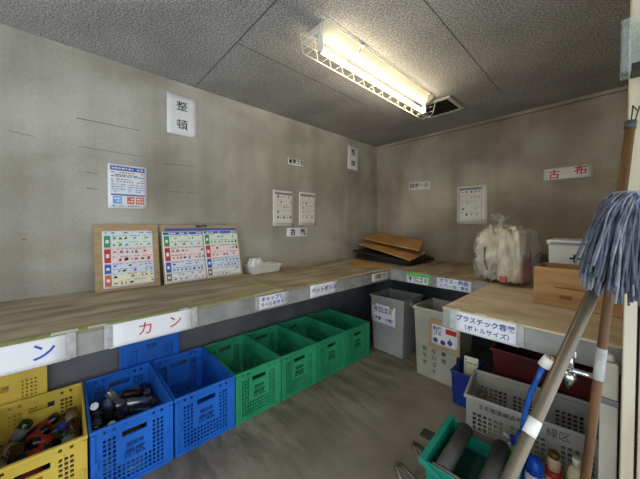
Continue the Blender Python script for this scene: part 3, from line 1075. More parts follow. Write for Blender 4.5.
rc = random.Random(12)
CANS = [[-0.0034, -0.0899, 0.039, 1.5708, 1.3463, -1.1742],
        [0.0579, -0.2423, 0.039, -1.5708, 0.8975, 1.5707],
        [-0.0101, 0.068, 0.039, 1.5708, 1.3462, 0.5354],
        [0.0571, 0.0174, 0.039, 1.5708, -0.8972, 1.8476],
        [-0.0091, 0.0982, 0.0397, 1.5708, -0.6875, -1.2094],
        [0.0064, 0.2081, 0.039, 1.5708, 1.3462, 0.071],
        [-0.0227, -0.1637, 0.091, -1.5202, 1.1499, -0.6064],
        [0.1362, -0.2155, 0.039, -1.5708, 2.2443, -0.0012],
        [-0.1087, -0.074, 0.039, 1.5708, 0.449, 1.9693],
        [0.137, 0.0011, 0.0397, 1.5711, 1.5739, 0.0003],
        [-0.1202, 0.2423, 0.039, -1.5708, -0.8976, -1.5708],
        [-0.0141, 0.2423, 0.039, -1.5708, -1.3463, -1.5707],
        [-0.0582, -0.2423, 0.039, 1.5708, -0.8975, -1.5708],
        [0.0034, -0.0844, 0.039, 1.5708, 0.8973, 1.6763],
        [-0.1363, 0.0744, 0.039, 1.5707, -2.2443, 0.0],
        [0.0378, -0.0251, 0.0637, 0.1751, -0.9339, 2.0215],
        [-0.1559, 0.1006, 0.0397, 1.5708, -0.2242, 1.9322],
        [0.1363, 0.1442, 0.039, -1.5709, 1.7954, -0.0001],
        [-0.1363, -0.0656, 0.039, 1.5708, -0.0001, 0.0],
        [0.0019, -0.1403, 0.039, -1.5708, 0.8975, -1.4653],
        [-0.103, -0.0304, 0.0796, -2.0525, -0.0583, -0.7367],
        [0.1454, 0.1203, 0.0306, 0.8677, -0.496, -0.3643],
        [-0.0578, 0.1877, 0.039, 1.5708, -1.3464, -1.5018],
        [0.041, 0.0585, 0.039, 1.5708, 0.449, 2.6251],
        [-0.012, -0.1542, 0.039, 1.5709, 0.8972, -1.1833],
        [0.047, -0.2423, 0.093, 1.5708, -1.3464, -1.5708],
        [-0.0135, 0.1196, 0.0894, 1.5185, 2.2795, 0.532],
        [0.137, 0.0027, 0.1682, -2.8905, -0.1956, 0.6484],
        [-0.0622, 0.0406, 0.0986, 1.6815, -0.1347, -2.0959],
        [0.0884, 0.187, 0.0263, -0.5619, 0.4026, 2.0931],
        [-0.059, -0.2423, 0.093, -1.5708, -0.0, 1.5708],
        [0.1007, -0.1862, 0.036, -0.761, 1.2513, 2.4076],
        [-0.0132, -0.0201, 0.0643, 0.8498, 0.5514, 2.9102],
        [0.1363, -0.0571, 0.0941, -1.6193, 1.042, 0.6808],
        [-0.0346, 0.1283, 0.0672, -0.77, 1.2781, 0.6805],
        [0.0302, 0.1396, 0.0734, -0.3289, -1.013, 3.1059],
        [-0.1479, -0.1688, 0.093, -1.5707, -0.449, -1.7879],
        [0.0528, -0.1596, 0.0927, 1.5607, -0.2861, 2.0045],
        [-0.0666, -0.0037, 0.1238, 1.0814, 2.7887, 0.3099],
        [0.1364, -0.0628, 0.1163, 0.1493, -0.4118, 1.2114],
        [-0.1332, 0.1416, 0.0989, 1.692, -0.7317, 0.9918],
        [0.1004, 0.242, 0.0817, 1.2109, -1.3191, 0.5334],
        [-0.0594, -0.0833, 0.0843, 1.4381, 0.4371, -1.2259],
        [0.1408, -0.243, 0.1185, -2.8912, 0.1944, 0.9239],
        [-0.1363, 0.0157, 0.0692, 0.111, -0.0533, -2.6956],
        [0.0512, 0.1003, 0.1398, 0.3921, 1.4926, -2.6983],
        [-0.137, 0.2653, 0.0791, -1.3715, 0.2202, -3.0975],
        [0.1364, 0.0572, 0.1125, -0.7794, 0.6308, 0.5382],
        [-0.0378, -0.1382, 0.1027, -0.9744, -0.4714, 1.2064],
        [-0.031, -0.2641, 0.1536, -1.3681, -3.107, -0.0208],
        [-0.1472, -0.0318, 0.0758, -0.7266, 0.4469, -1.5963],
        [0.0346, 0.0143, 0.11, -1.2526, -0.7267, 2.5433],
        [-0.0828, 0.164, 0.0931, 1.5709, -0.0001, 3.0866],
        [0.0253, 0.149, 0.1204, 1.2571, -1.1337, -1.2654],
        [-0.1635, -0.2425, 0.1476, 1.5707, 0.5796, 1.5708],
        [0.1543, -0.1729, 0.0934, 1.5655, -0.0888, -1.1387],
        [-0.0333, -0.0366, 0.2271, -2.956, -0.438, 0.7832],
        [0.1051, 0.0485, 0.1244, 1.2232, -0.6746, -1.3043],
        [-0.1601, 0.243, 0.1361, 1.2207, -1.0969, 1.885],
        [0.0658, 0.243, 0.0857, -1.0443, -0.1965, 1.4578],
        [-0.0585, -0.1876, 0.1481, -1.6209, -1.0164, 1.6117],
        [0.0327, -0.1683, 0.0967, 0.7173, -0.3845, 0.2469],
        [-0.1369, -0.1047, 0.1749, -1.7793, -0.2265, 0.0475],
        [0.068, -0.0474, 0.1249, -0.335, -0.8561, -1.4236],
        [-0.1599, 0.0775, 0.144, 1.5656, -0.2807, 1.7393],
        [0.1564, 0.247, 0.1349, -1.5207, 0.5192, 1.92],
        [-0.0514, -0.2162, 0.195, 1.611, 1.2157, -1.5544],
        [0.0532, -0.243, 0.2086, -0.2497, 2.6677, -0.5095],
        [-0.0813, 0.0077, 0.159, -1.072, -0.2685, 3.0569],
        [0.0355, 0.0492, 0.2063, 1.1901, -2.8716, 0.0417],
        [0.1054, 0.2423, 0.1916, -1.9647, 1.2961, 1.1902],
        [0.0577, 0.1553, 0.1435, -1.3951, 1.712, -1.0684],
        [0.0519, -0.1892, 0.2137, 1.7695, 0.8129, -0.9624],
        [0.0568, -0.1266, 0.1429, -1.2911, 1.2034, -1.4694],
        [-0.1363, 0.0793, 0.192, 0.7758, 1.2701, -0.772],
        [-0.0202, -0.0837, 0.2051, -0.311, 2.1475, -0.3197],
        [-0.1432, 0.1175, 0.175, -1.1347, -2.7473, -0.6403],
        [0.0504, 0.2029, 0.1428, 0.9631, 1.0572, -1.9045],
        [0.0199, -0.1334, 0.1485, -1.6688, 0.0174, 0.9709],
        [0.16, -0.1982, 0.1499, -1.6156, 0.0761, 1.4121],
        [-0.1003, 0.0288, 0.1421, 1.0437, 0.6776, 1.5031],
        [0.0788, -0.0712, 0.1759, -0.9353, -0.9491, -1.3123],
        [-0.0171, 0.2423, 0.1555, -0.5087, 0.1987, 1.9111],
        [0.0579, 0.1483, 0.1681, -0.5622, -1.3231, 0.7551],
        [-0.0343, -0.1525, 0.1633, -0.0168, 1.0891, 2.6419],
        [0.0951, -0.125, 0.202, 1.5976, 2.1375, 0.3973],
        [-0.1426, -0.1701, 0.2255, 1.5789, 0.0527, 1.5657],
        [0.0625, 0.1007, 0.1656, 1.1796, 0.9889, 0.6428],
        [-0.0742, 0.1132, 0.183, -1.6783, 2.1372, -0.0637],
        [0.1363, 0.249, 0.1893, -1.4743, 0.0069, -3.1409],
        [0.0551, -0.111, 0.2232, 2.3506, -0.0157, -0.4381],
        [0.1088, -0.1033, 0.2288, 1.547, 0.4726, -2.1169],
        [-0.0828, 0.0068, 0.2169, -1.8937, -0.8805, 0.2545],
        [0.0994, -0.0075, 0.2251, 1.2336, -0.5088, -1.4218],
        [-0.1368, 0.2291, 0.173, -0.0408, -1.0126, 1.6189],
        [0.0042, 0.1936, 0.213, 1.8235, 0.4142, 1.6069]]


def into(crate_y, rec):
    """A resting place inside a crate, from the crate's own axes to the room's."""
    x, y, z, a, b, c = rec
    T = Matrix.Translation((XC, crate_y, 0.001)) @ Matrix.Rotation(PI / 2, 4, 'Z')
    from mathutils import Euler
    W = T @ Matrix.Translation((x, y, z)) @ Euler((a, b, c)).to_matrix().to_4x4()
    return tuple(W.translation), tuple(W.to_euler())


yb = P0 - .362 * 1.5
lab = 'empty drink can in the heap inside the blue crate beside the yellow crate'
for rec in CANS:
    l_, e_ = into(yb, rec)
    put(protos, used, rc.randrange(6), l_, e_, lab, 'can', 'cans in the blue crate')

bot_cols = [('glass_brown', (60, 34, 18)), ('glass_black', (26, 26, 26)), ('glass_green', (30, 60, 40)), ('glass_grey', (88, 92, 96))]
bprot = []
for k, (nm, c) in enumerate(bot_cols):
    mm = mat(nm, c, rough=.15, spec=.6)
    o = MB().lathe([(.024, 0), (.0285, .005), (.0285, .112), (.026, .134), (.013, .168), (.0118, .203), (.0138, .205), (.0138, .211)], 16).build('glass_bottle', mm)
    MB().lathe([(.0288, .03), (.0288, .085)], 16).build('bottle_label', [M_PBROWN, M_RED, M_GINK, M_BINK][k], o)
    bprot.append(o)
bused = set()
yy = P0 - .362 * 2.5
labb = 'empty glass bottle lying among the others inside the yellow crate'
BOTTLES = [[-0.1602, -0.22, 0.0496, 1.6588, -0.4474, 1.6471],
        [0.0771, -0.0717, 0.0411, -1.5708, 0.0548, 1.9202],
        [0.0576, 0.0702, 0.0408, -1.5708, -0.0, 1.4465],
        [0.1488, 0.1335, 0.0443, -1.6057, -0.4487, 1.5755],
        [0.1582, -0.1206, 0.0496, -1.6501, -0.0, 1.7819],
        [-0.1578, -0.0216, 0.0466, -1.3376, 1.8014, -1.1045],
        [-0.1597, 0.0543, 0.099, 1.7293, 0.549, 1.5662],
        [-0.1286, 0.2406, 0.0441, 1.6172, 0.9876, 1.6096],
        [0.1607, -0.2282, 0.0415, -1.5708, 0.2246, 1.6894],
        [0.157, 0.0085, 0.0542, 1.0662, -1.8256, -0.8314],
        [-0.1598, 0.1108, 0.082, -1.5236, 0.9834, -1.3775],
        [-0.1583, 0.1644, 0.0584, -2.7011, -1.4051, -0.2853],
        [0.1618, -0.1805, 0.0745, -1.4035, 1.3361, 1.7938],
        [0.1097, -0.1106, 0.1104, -1.7665, -0.0663, 1.8376],
        [-0.1151, -0.0137, 0.1023, 1.6335, -0.431, 1.5785],
        [0.1635, 0.2407, 0.0897, -1.5707, 1.0049, 1.5709],
        [0.0935, -0.2412, 0.1056, -1.6865, -0.231, 1.5974],
        [-0.1594, -0.0784, 0.0555, 1.4653, 0.0262, 1.7103],
        [0.0855, 0.0977, 0.0847, -1.1542, 0.7913, 1.9838],
        [0.1583, 0.1969, 0.0491, -1.3375, 0.6063, 1.8136],
        [-0.1548, -0.1192, 0.0914, 0.0345, 1.2294, -0.1127],
        [-0.1601, -0.0611, 0.1215, 1.5496, 0.1976, 1.4263],
        [0.1602, 0.0369, 0.1005, 0.9641, -1.3248, -0.9873],
        [0.1496, 0.2056, 0.151, -1.9311, 0.9887, 1.3128],
        [0.1561, -0.1647, 0.1655, -1.8508, -0.4277, 1.8737],
        [0.1452, -0.0672, 0.0284, -0.6888, 0.3088, 1.7304],
        [0.154, 0.1634, 0.0982, -1.1278, 0.7375, 2.1319],
        [0.067, 0.2273, 0.2019, -2.1295, -0.2563, 1.5813],
        [0.1568, -0.2241, 0.1687, -1.6573, -0.247, 1.7407],
        [0.1626, -0.1085, 0.1665, -1.566, 0.186, 1.5338],
        [-0.0324, 0.0601, 0.1958, 2.3081, -0.9195, 1.1735],
        [0.034, 0.1758, 0.1857, 0.8053, -2.2168, -0.8003],
        [0.0291, -0.1465, 0.2125, 2.6036, 0.9622, 0.0155],
        [-0.1362, 0.0057, 0.199, 1.8378, -0.5379, 0.0745],
        [0.1027, 0.0453, 0.1846, 2.0604, 0.3132, 0.4111],
        [-0.0515, 0.2156, 0.2376, 2.9665, 0.4578, -0.3527],
        [-0.1267, -0.2474, 0.2, -2.8155, -0.4602, 1.0667],
        [0.0524, 0.0054, 0.1678, -1.7371, -0.856, 1.7061],
        [-0.0708, 0.0226, 0.2077, -1.1424, 2.352, 0.7152],
        [0.1185, 0.2186, 0.2131, 1.9131, -0.2652, 0.0619]]
for rec in BOTTLES:
    l_, e_ = into(yy, rec)
    put(bprot, bused, rc.randrange(4), l_, e_, labb, 'bottle', 'bottles in the yellow crate')

pet = thing('drink_bottle', 'clear plastic bottle lying in the green crate next to the empty blue crate', 'bottle', (.34, P0 + .15, .047), (-PI / 2, 0, .9))
MB().lathe([(.026, 0), (.032, .008), (.032, .13), (.028, .16), (.012, .19), (.012, .20)], 18).build('body', M_PET, pet)
MB().lathe([(.014, .2005), (.014, .216)], 14).build('cap', M_WHITE, pet)
MB().lathe([(.0327, .06), (.0327, .12)], 18).build('wrapper', M_PLBLUE, pet)

# ------------------------------------------------------------------ grey bins
def make_bin(name, label, loc, w, d, h, m, rotz=0.0):
    t = thing(name, label, 'bin', loc, (0, 0, rotz))
    open_tub(MB(), w * .88, d * .88, w, d, h - .012, .006, .008).build('body', m, t, bevel=.012, seg=3)
    mb = MB()
    for a, b, c, e in ((-w / 2 - .012, w / 2 + .012, -d / 2 - .012, -d / 2 + .006), (-w / 2 - .012, w / 2 + .012, d / 2 - .006, d / 2 + .012), (-w / 2 - .012, -w / 2 + .006, -d / 2 + .006, d / 2 - .006), (w / 2 - .006, w / 2 + .012, -d / 2 + .006, d / 2 - .006)):
        mb.box(a, b, c, e, h - .026, h)
    mb.build('rim', m, t, bevel=.006)
    mb = MB()
    for sx in (-1, 1):
        mb.box(sx * (w / 2 + .002) - .012, sx * (w / 2 + .002) + .012, -.06, .06, h - .075, h - .028)
    mb.build('handle', m, t, bevel=.004)
    # step in the wall a little below the rim
    mb = MB()
    z0, z1 = h - .105, h - .09
    k = .88 + .12 * (z0 / h)
    for sy in (-1, 1):
        mb.box(-w * k / 2 - .004, w * k / 2 + .004, sy * d * k / 2 - .004, sy * d * k / 2 + .004, z0, z1)
    for sx in (-1, 1):
        mb.box(sx * w * k / 2 - .004, sx * w * k / 2 + .004, -d * k / 2, d * k / 2, z0, z1)
    mb.build('ridge', m, t, bevel=.003)
    return t


bn1 = make_bin('rubbish_bin', 'grey plastic bin with white sign under the shelf corner', (.755, -.712, .001), .385, .36, .578, M_BIN)
p_ = thing('bin_sign', 'white paper sign with dark writing taped on the grey corner bin', 'sign', (.722, -.903, .398), (0.052, .02, 0))
sheet_mb(.285, .198, .002).build('paper', M_PAPER, p_)
mb = MB(); text_mb(mb, '不燃ゴミ', .056, 0, .038, -.0045, bold=.03); text_mb(mb, '（金属・小物）', .04, 0, -.05, -.0045, bold=.02)
mb.build('lettering', M_PINK, p_)
for sx in (-.11, .10):
    MB().box(sx - .022, sx + .022, -.006, -.0045, .075, .112).build('tape', M_GTAPE, p_)

bn2 = make_bin('rubbish_bin', 'beige plastic bin with handwritten characters beside the deeper shelf', (1.30, -.83, .001), .37, .36, .60, M_BIN2)
mb = MB()
for x, s_ in ((-.09, '燃やせ'), (-.01, 'ないゴミ'), (.07, '専用')):
    for k, ch in enumerate(s_):
        text_mb(mb, ch, .04, x, .245 - k * .058, 0, bold=.02)
T = Matrix.Translation((0, -.1815 + .0, 0))
w_ = mb.build('lettering', mat('marker_grey', (84, 82, 78), rough=.7), bn2)
# follow the slope of the bin's front
sl = math.atan((.37 - .37 * .88) / 2 / .588)
w_.rotation_euler = (sl, 0, 0)
w_.location = (0, -.1610, 0)
p_ = thing('bin_sign', 'picture sign on brown card fixed to the beige bin', 'sign', (1.375, -1.0200, .405), (0.037, 0.03, 0))
MB().box(-.12, .13, -.003, .001, -.125, .125).build('card', M_KRAFT, p_)
sh_ = sheet_mb(.205, .165, .0); shp = sh_.build('paper', M_PAPER, p_); shp.location = (.01, -.0035, .0)
mb = MB()
text_mb(mb, '危険', .038, -.045, .05, -.0060, bold=.03)
text_mb(mb, 'ゴミ', .034, -.045, .012, -.0060, bold=.03)
for cx_, cz_ in ((-.06, -.045), (.0, -.05), (.055, -.035)):
    mb.lathe([(.006, 0), (.020, .0002), (.012, .0006), (.001, .0008)], 14, 0, Matrix.Translation((cx_, -.0056, cz_)) @ Matrix.Rotation(PI / 2, 4, 'X'))
mb.build('lettering', M_PINK, p_)
mb = MB(); mb.box(.02, .105, -.0058, -.0050, .03, .072); mb.box(.05, .06, -.0062, -.0050, -.06, .0)
mb.build('red_print', M_RINK, p_)

# small navy bin
nb = thing('small_bin', 'small navy blue plastic bin beside the beige bin', 'bin', (1.568, -1.045, .001), (0, 0, 0))
open_tub(MB(), .11, .25, .13, .285, .245, .005).build('body', M_BBIN, nb, bevel=.006)
mb = MB()
for a, b, c, e in ((-.070, .070, -.152, -.138), (-.070, .070, .138, .152), (-.070, -.060, -.138, .138), (.060, .070, -.138, .138)):
    mb.box(a, b, c, e, .236, .25)
mb.build('rim', M_BBIN, nb, bevel=.003)
p_ = thing('card_label', 'cream card with small brown print standing in the navy bin', 'label', (1.580, -1.02, .100), (-.16, .0, .12))
MB().box(-.048, .048, 0, .003, 0, .20).build('card', M_PYEL, p_)
mb = MB()
rr = random.Random(9)
for z_ in (.17, .15, .13):
    bars(mb, -.042, .042, z_, .010, 0, 0, rr, y=-.0010, gap=.2)
mb.build('print', M_PBROWN, p_)
for c in kids(p_):
    pass

# ------------------------------------------------------------------ grey mesh crate
gc = thing('mesh_crate', 'large grey mesh crate lettered along its rim below the deeper shelf', 'crate', (1.985, -1.292, .001), (0, 0, .165))
w, d, h = .60, .34, .305


def wid(cnt, e):
    """Same span, holes (odd cells) wider than the ribs."""
    wt = [1.3 if q % 2 else .7 for q in range(cnt)]
    tot, out, acc = sum(wt), [e[0]], 0
    for q in wt:
        acc += q
        out.append(e[0] + (e[-1] - e[0]) * acc / tot)
    return out


def mesh_panel(mb, w, h, T, groups):
    n, mm = int(w / .0128), int(h / .0128)
    xs = [-w / 2 + w * i / n for i in range(n + 1)]
    zs = [h * jz / mm for jz in range(mm + 1)]

    def solid(i, jz):
        u = (i + .5) / n
        if not any(a < u < b for a, b in groups):
            return True
        return not (2 < jz < mm - 6 and (jz % 2 == 1) and i % 2 == 1)
    mb.plate(wid(n, xs), wid(mm, zs), solid, -.004, .004, 0, T)


G3 = ((.06, .30), (.38, .62), (.70, .94))
for nm, T, ww, gs in (('front_panel', Matrix.Translation((0, -d / 2 + .004, 0)), w, G3), ('back_panel', Matrix.Translation((0, d / 2 - .004, 0)), w, G3),
                      ('side_panel', Matrix.Translation((-w / 2 + .004, 0, 0)) @ Matrix.Rotation(PI / 2, 4, 'Z'), d - .018, ((.12, .45), (.55, .88))), ('side_panel', Matrix.Translation((w / 2 - .004, 0, 0)) @ Matrix.Rotation(PI / 2, 4, 'Z'), d - .018, ((.12, .45), (.55, .88)))):
    mb = MB(); mesh_panel(mb, ww, h - .02, T, gs); mb.build(nm, M_GCR, gc)
MB().box(-w / 2 + .01, w / 2 - .01, -d / 2 + .01, d / 2 - .01, .0, .008).build('base', M_GCR, gc)
mb = MB()
for a, b, c, e in ((-w / 2 - .012, w / 2 + .012, -d / 2 - .012, -d / 2 + .002), (-w / 2 - .012, w / 2 + .012, d / 2 - .002, d / 2 + .012), (-w / 2 - .012, -w / 2 + .002, -d / 2 + .002, d / 2 - .002), (w / 2 - .002, w / 2 + .012, -d / 2 + .002, d / 2 - .002)):
    mb.box(a, b, c, e, h - .02, h)
mb.build('rim', M_GCR, gc, bevel=.003)
mb = MB()
text_mb(mb, '３Ｒ推進横浜市', .030, -.135, h - .052, -d / 2 - .001, bold=.02, depth=.0005)
text_mb(mb, '緑区', .048, .115, h - .055, -d / 2 - .001, bold=.0, depth=.0005)
mb.build('lettering', mat('crate_marker_ink', (84, 82, 78), rough=.7), gc)
mb = MB()
for k in range(6):
    x = -w / 2 + .035 + rnd.uniform(0, .02); y = -.1 + k * .04
    mb.tube([(x, y, .012), (x + .02 * rnd.uniform(-1, 1), y + .01, .12), (x + .015, y + .015 * rnd.uniform(-1, 1), .22)], .010, 6)
rg = mb.build('rag_bundle', M_GREY)
rg.matrix_world = Matrix.Translation((1.985, -1.292, .0025)) @ Matrix.Rotation(.165, 4, 'Z')
tag(rg, 'limp grey rag bundle hanging up the left inside of the grey mesh crate', 'rag')

# maroon tub
mr = thing('storage_tub', 'dark maroon plastic tub behind the grey mesh crate', 'tub', (2.035, -.83, .001), (0, 0, .03))
open_tub(MB(), .56, .38, .62, .43, .44, .006).build('body', M_MAROON, mr, bevel=.01)
mb = MB()
for a, b, c, e in ((-.322, .322, -.227, -.212), (-.322, .322, .212, .227), (-.322, -.308, -.212, .212), (.308, .322, -.212, .212)):
    mb.box(a, b, c, e, .428, .448)
mb.build('rim', M_MAROON, mr, bevel=.004)

# ------------------------------------------------------------------ teal mop wringer
tw = thing('mop_wringer', 'teal mop wringer bucket with two dark rollers and steel pedals', 'mop bucket', (1.892, -1.945, .001), (0, 0, .05))
w, d, h = .29, .36, .30
mb = MB()
open_tub(mb, w * .80, d * .86, w, d, h, .008)
mb.build('bucket', M_TEAL, tw, bevel=.012, seg=3)
mb = MB()
for sx, zz in ((-1, .012), (1, .012)):
    mb.box(sx * (w / 2 + .006) - .014, sx * (w / 2 + .006) + .014, -d / 2 - .01, d / 2 + .01, h - .02, h + .006)
for sy in (-1, 1):
    mb.add([(-w / 2, sy * (d / 2 + .004) - .008, h - .02), (-.06, sy * (d / 2 + .004) - .008, h - .055), (.06, sy * (d / 2 + .004) - .008, h - .055), (w / 2, sy * (d / 2 + .004) - .008, h - .02),
            (-w / 2, sy * (d / 2 + .004) - .008, h + .006), (-.06, sy * (d / 2 + .004) - .008, h - .03), (.06, sy * (d / 2 + .004) - .008, h - .03), (w / 2, sy * (d / 2 + .004) - .008, h + .006)] +
           [(-w / 2, sy * (d / 2 + .004) + .008, h - .02), (-.06, sy * (d / 2 + .004) + .008, h - .055), (.06, sy * (d / 2 + .004) + .008, h - .055), (w / 2, sy * (d / 2 + .004) + .008, h - .02),
            (-w / 2, sy * (d / 2 + .004) + .008, h + .006), (-.06, sy * (d / 2 + .004) + .008, h - .03), (.06, sy * (d / 2 + .004) + .008, h - .03), (w / 2, sy * (d / 2 + .004) + .008, h + .006)],
           [(0, 1, 5, 4), (1, 2, 6, 5), (2, 3, 7, 6), (8, 12, 13, 9), (9, 13, 14, 10), (10, 14, 15, 11), (4, 5, 13, 12), (5, 6, 14, 13), (6, 7, 15, 14), (0, 8, 9, 1), (1, 9, 10, 2), (2, 10, 11, 3), (0, 4, 12, 8), (3, 11, 15, 7)])
mb.build('rim', M_TEAL, tw, bevel=.004)
for x in (-.075, .078):
    MB().tube([(x, -d / 2 + .02, .285), (x, d / 2 - .02, .285)], .032, 18).build('roller', M_RUB, tw)
mb = MB()
mb.hexa([(-.105, -.15, .12), (.105, -.15, .12), (.105, .15, .12), (-.105, .15, .12)], [(-.115, -.155, .20), (.115, -.155, .20), (.115, .155, .20), (-.115, .155, .20)])
mb.build('inner_block', mat('dark_green_plastic', (20, 70, 58), rough=.5), tw, bevel=.004)  # dark green block inside the bucket, below the rollers
for sy in (-1, 1):
    MB().box(-.112, .114, sy * (d / 2 - .013) - .004, sy * (d / 2 - .013) + .004, .262, .305).build('roller_frame', M_STEEL, tw, bevel=.002)
for yy_ in (-.10, .08):
    mb = MB()
    mb.tube([(-w / 2 + .02, yy_ - .05, .055), (-w / 2 - .06, yy_ - .05, .075), (-w / 2 - .12, yy_ - .05, .12), (-w / 2 - .155, yy_ - .035, .135), (-w / 2 - .165, yy_, .13), (-w / 2 - .15, yy_ + .025, .11), (-w / 2 - .08, yy_ + .03, .075), (-w / 2 + .02, yy_ + .03, .055)], .011, 8)
    mb.build('pedal_loop', M_STEEL, tw)
MB().box(-w / 2 - .17, -w / 2 - .10, .165, .235, .118, .126).build('pedal_plate', M_RUB, tw, bevel=.002)
MB().tube([(-w / 2 + .02, .17, .06), (-w / 2 - .06, .18, .08), (-w / 2 - .13, .20, .112)], .009, 8).build('pedal_arm', M_STEEL, tw)

# ------------------------------------------------------------------ bottles by the grey crate
t = thing('spray_bottle', 'blue trigger spray bottle with white nozzle in front of the grey crate', 'spray bottle', (1.992, -1.60, .001), (0, 0, .3))
MB().lathe([(.030, 0), (.034, .005), (.034, .12), (.026, .155), (.016, .17), (.014, .185)], 18).build('body', M_CBLUE, t)
MB().lathe([(.018, .1855), (.018, .205)], 14).build('collar', M_WHITE, t)
mb = MB(); mb.hexa([(-.030, -.013, .206), (.022, -.013, .206), (.022, .013, .206), (-.030, .013, .206)], [(-.036, -.011, .245), (.012, -.011, .25), (.012, .011, .25), (-.036, .011, .245)])
mb.build('spray_head', mat('spray_head_blue', (20, 50, 160), rough=.35), t, bevel=.004)
MB().tube([(-.0375, 0, .232), (-.062, 0, .245)], .006, 8).build('nozzle', M_WHITE, t)
MB().tube([(-.033, 0, .207), (-.045, 0, .195), (-.05, 0, .175)], .004, 8).build('trigger', M_WHITE, t)
t = thing('cleaner_bottle', 'round shouldered bright blue bottle beside the trigger spray bottle', 'bottle', (2.068, -1.668, .001))
MB().lathe([(.034, 0), (.038, .006), (.038, .14), (.034, .165)], 20).build('body', M_WHITE, t)
MB().lathe([(.0345, .1655), (.036, .19), (.033, .215), (.022, .232), (.006, .238)], 20).build('cap', M_CBLUE, t)
t = thing('glue_bottle', 'beige bottle with a red band and brown top by the grey crate', 'bottle', (2.128, -1.60, .001), (0.0, .0, 0))
MB().lathe([(.026, 0), (.030, .006), (.030, .150), (.024, .175)], 18).build('body', M_BEIGE, t)
MB().lathe([(.0315, .150), (.0325, .155), (.0325, .172), (.026, .178)], 18).build('band', M_RED, t)
MB().lathe([(.0235, .1785), (.024, .21), (.021, .235)], 18).build('neck', M_BEIGE, t)
MB().lathe([(.0215, .2355), (.022, .255), (.016, .262)], 18).build('cap', M_WOOD, t)
t = thing('cleaner_bottle', 'cream bottle standing next to the pale standpipe', 'bottle', (2.203, -1.56, .001))
MB().lathe([(.030, 0), (.034, .006), (.034, .17), (.028, .20), (.014, .22)], 18).build('body', mat('cream_plastic', (232, 212, 172), rough=.45), t)
MB().lathe([(.016, .2205), (.016, .25), (.012, .254)], 14).build('cap', M_PYEL, t)
MB().lathe([(.0346, .06), (.0346, .14)], 18).build('bottle_label', M_PLBLUE, t)

# ------------------------------------------------------------------ standpipe with taps and hose
YP = -1.875
st = thing('standpipe', 'pale square standpipe with two chrome taps in front of deeper shelf', 'standpipe', (2.297, YP, .001))
MB().box(-.022, .022, -.022, .022, 0, .70).build('post', M_PIPE, st, bevel=.004)
MB().box(-.023, .023, -.023, .023, .7005, .72).build('joint_band', M_GINK, st, bevel=.002)
MB().box(-.022, .022, -.022, .022, .7205, .845).build('post_cap', M_PIPE, st, bevel=.006)
mb = MB(); mb.lathe([(.010, .8455), (.014, .852), (.012, .866), (.004, .872)], 14); mb.build('knob', M_PIPE, st)
mb = MB()
mb.tube([(-.0225, 0, .775), (-.125, 0, .775)], .010, 10)
mb.tube([(-.125, 0, .775), (-.148, -.003, .793)], .011, 10)
arm = mb.build('tap_arm', M_CHROME, st)
mb = MB()
mb.lathe([(.008, .786), (.010, .80), (.009, .82), (.006, .825)], 12, 0, Matrix.Translation((-.098, 0, 0)))
mb.box(-.112, -.084, -.006, .006, .8255, .848)
mb.build('tap_handle', M_CHROME, arm, bevel=.002)
mb = MB()
mb.tube([(-.100, -.004, .768), (-.101, -.008, .752), (-.101, -.010, .735), (-.101, -.010, .708)], [.016, .024, .014, .006], 12)
mb.build('spout', M_CHROME, arm)
mb = MB()
mb.tube([(-.149, -.004, .798), (-.158, -.005, .803)], [.014, .013], 12)
mb.build('side_outlet', mat('brass', (170, 130, 80), rough=.3, metal=.9), arm)
hs = thing('garden_hose', 'blue garden hose with white connector hanging from the chrome tap', 'hose', (2.297, YP, .001))
MB().tube([(-.1595, -.006, .8005), (-.177, -.008, .762)], [.018, .0205], 14).build('connector', M_WHITE, hs)
mb = MB()
P_ = [(-.1775, -.008, .7605), (-.196, -.008, .70), (-.216, -.006, .637), (-.236, -.002, .53), (-.245, .02, .46), (-.262, .10, .40), (-.285, .16, .34), (-.300, .195, .24), (-.303, .20, .12), (-.32, .205, .05), (-.38, .215, .016), (-.50, .22, .014)]
mb.tube(P_, .0092, 12)
mb.build('tubing', M_HOSE, hs)

# ------------------------------------------------------------------ poles and mop
wp = thing('wooden_pole', 'brown wooden pole with grey tape hanging by a cord at right', 'pole', (0, 0, 0))
A, B = Vector((2.326, -2.09, 1.607)), Vector((2.212, -2.257, 0.004))
ax = (B - A).normalized()
MB().tube([A, A.lerp(B, .5), B], .0106, 16).build('shaft', M_WOOD, wp)
MB().tube([A - ax * .003, A + ax * .02], .0120, 16).build('end_cap', M_RUB, wp)
MB().tube([A.lerp(B, .395), A.lerp(B, .45)], .0116, 16).build('tape_wrap', M_TAPEG, wp)
mb = MB()
mb.tube([A + Vector((0, 0, -.008)), A + Vector((.004, .02, .05)), A + Vector((.014, .105, .06))], .0018, 6)
mb.tube([A + Vector((.006, 0, -.008)), A + Vector((.016, .02, .045)), A + Vector((.018, .105, .06))], .0018, 6)
mb.build('hanging_cord', M_BLK, wp)

mp = thing('string_mop', 'upturned string mop with blue grey yarn and a long metal handle', 'mop', (0, 0, 0))
A, B = Vector((2.329, -2.199, 1.365)), Vector((1.920, -3.146, 0.008))
MB().tube([A, A.lerp(B, .5), B], .0120, 16).build('handle', M_ALU, mp)
MB().tube([A.lerp(B, .34), A.lerp(B, .36)], .0124, 16).build('handle_band', M_WHITE, mp)  # short white band around the handle
R3 = Vector((rt.x, rt.y, 0))                      # along the clamp
F3 = Vector((-R3.y, R3.x, 0))                     # towards the wall
KM = .88
C0 = Vector((2.339, -2.270, 1.383))               # middle of the clamp


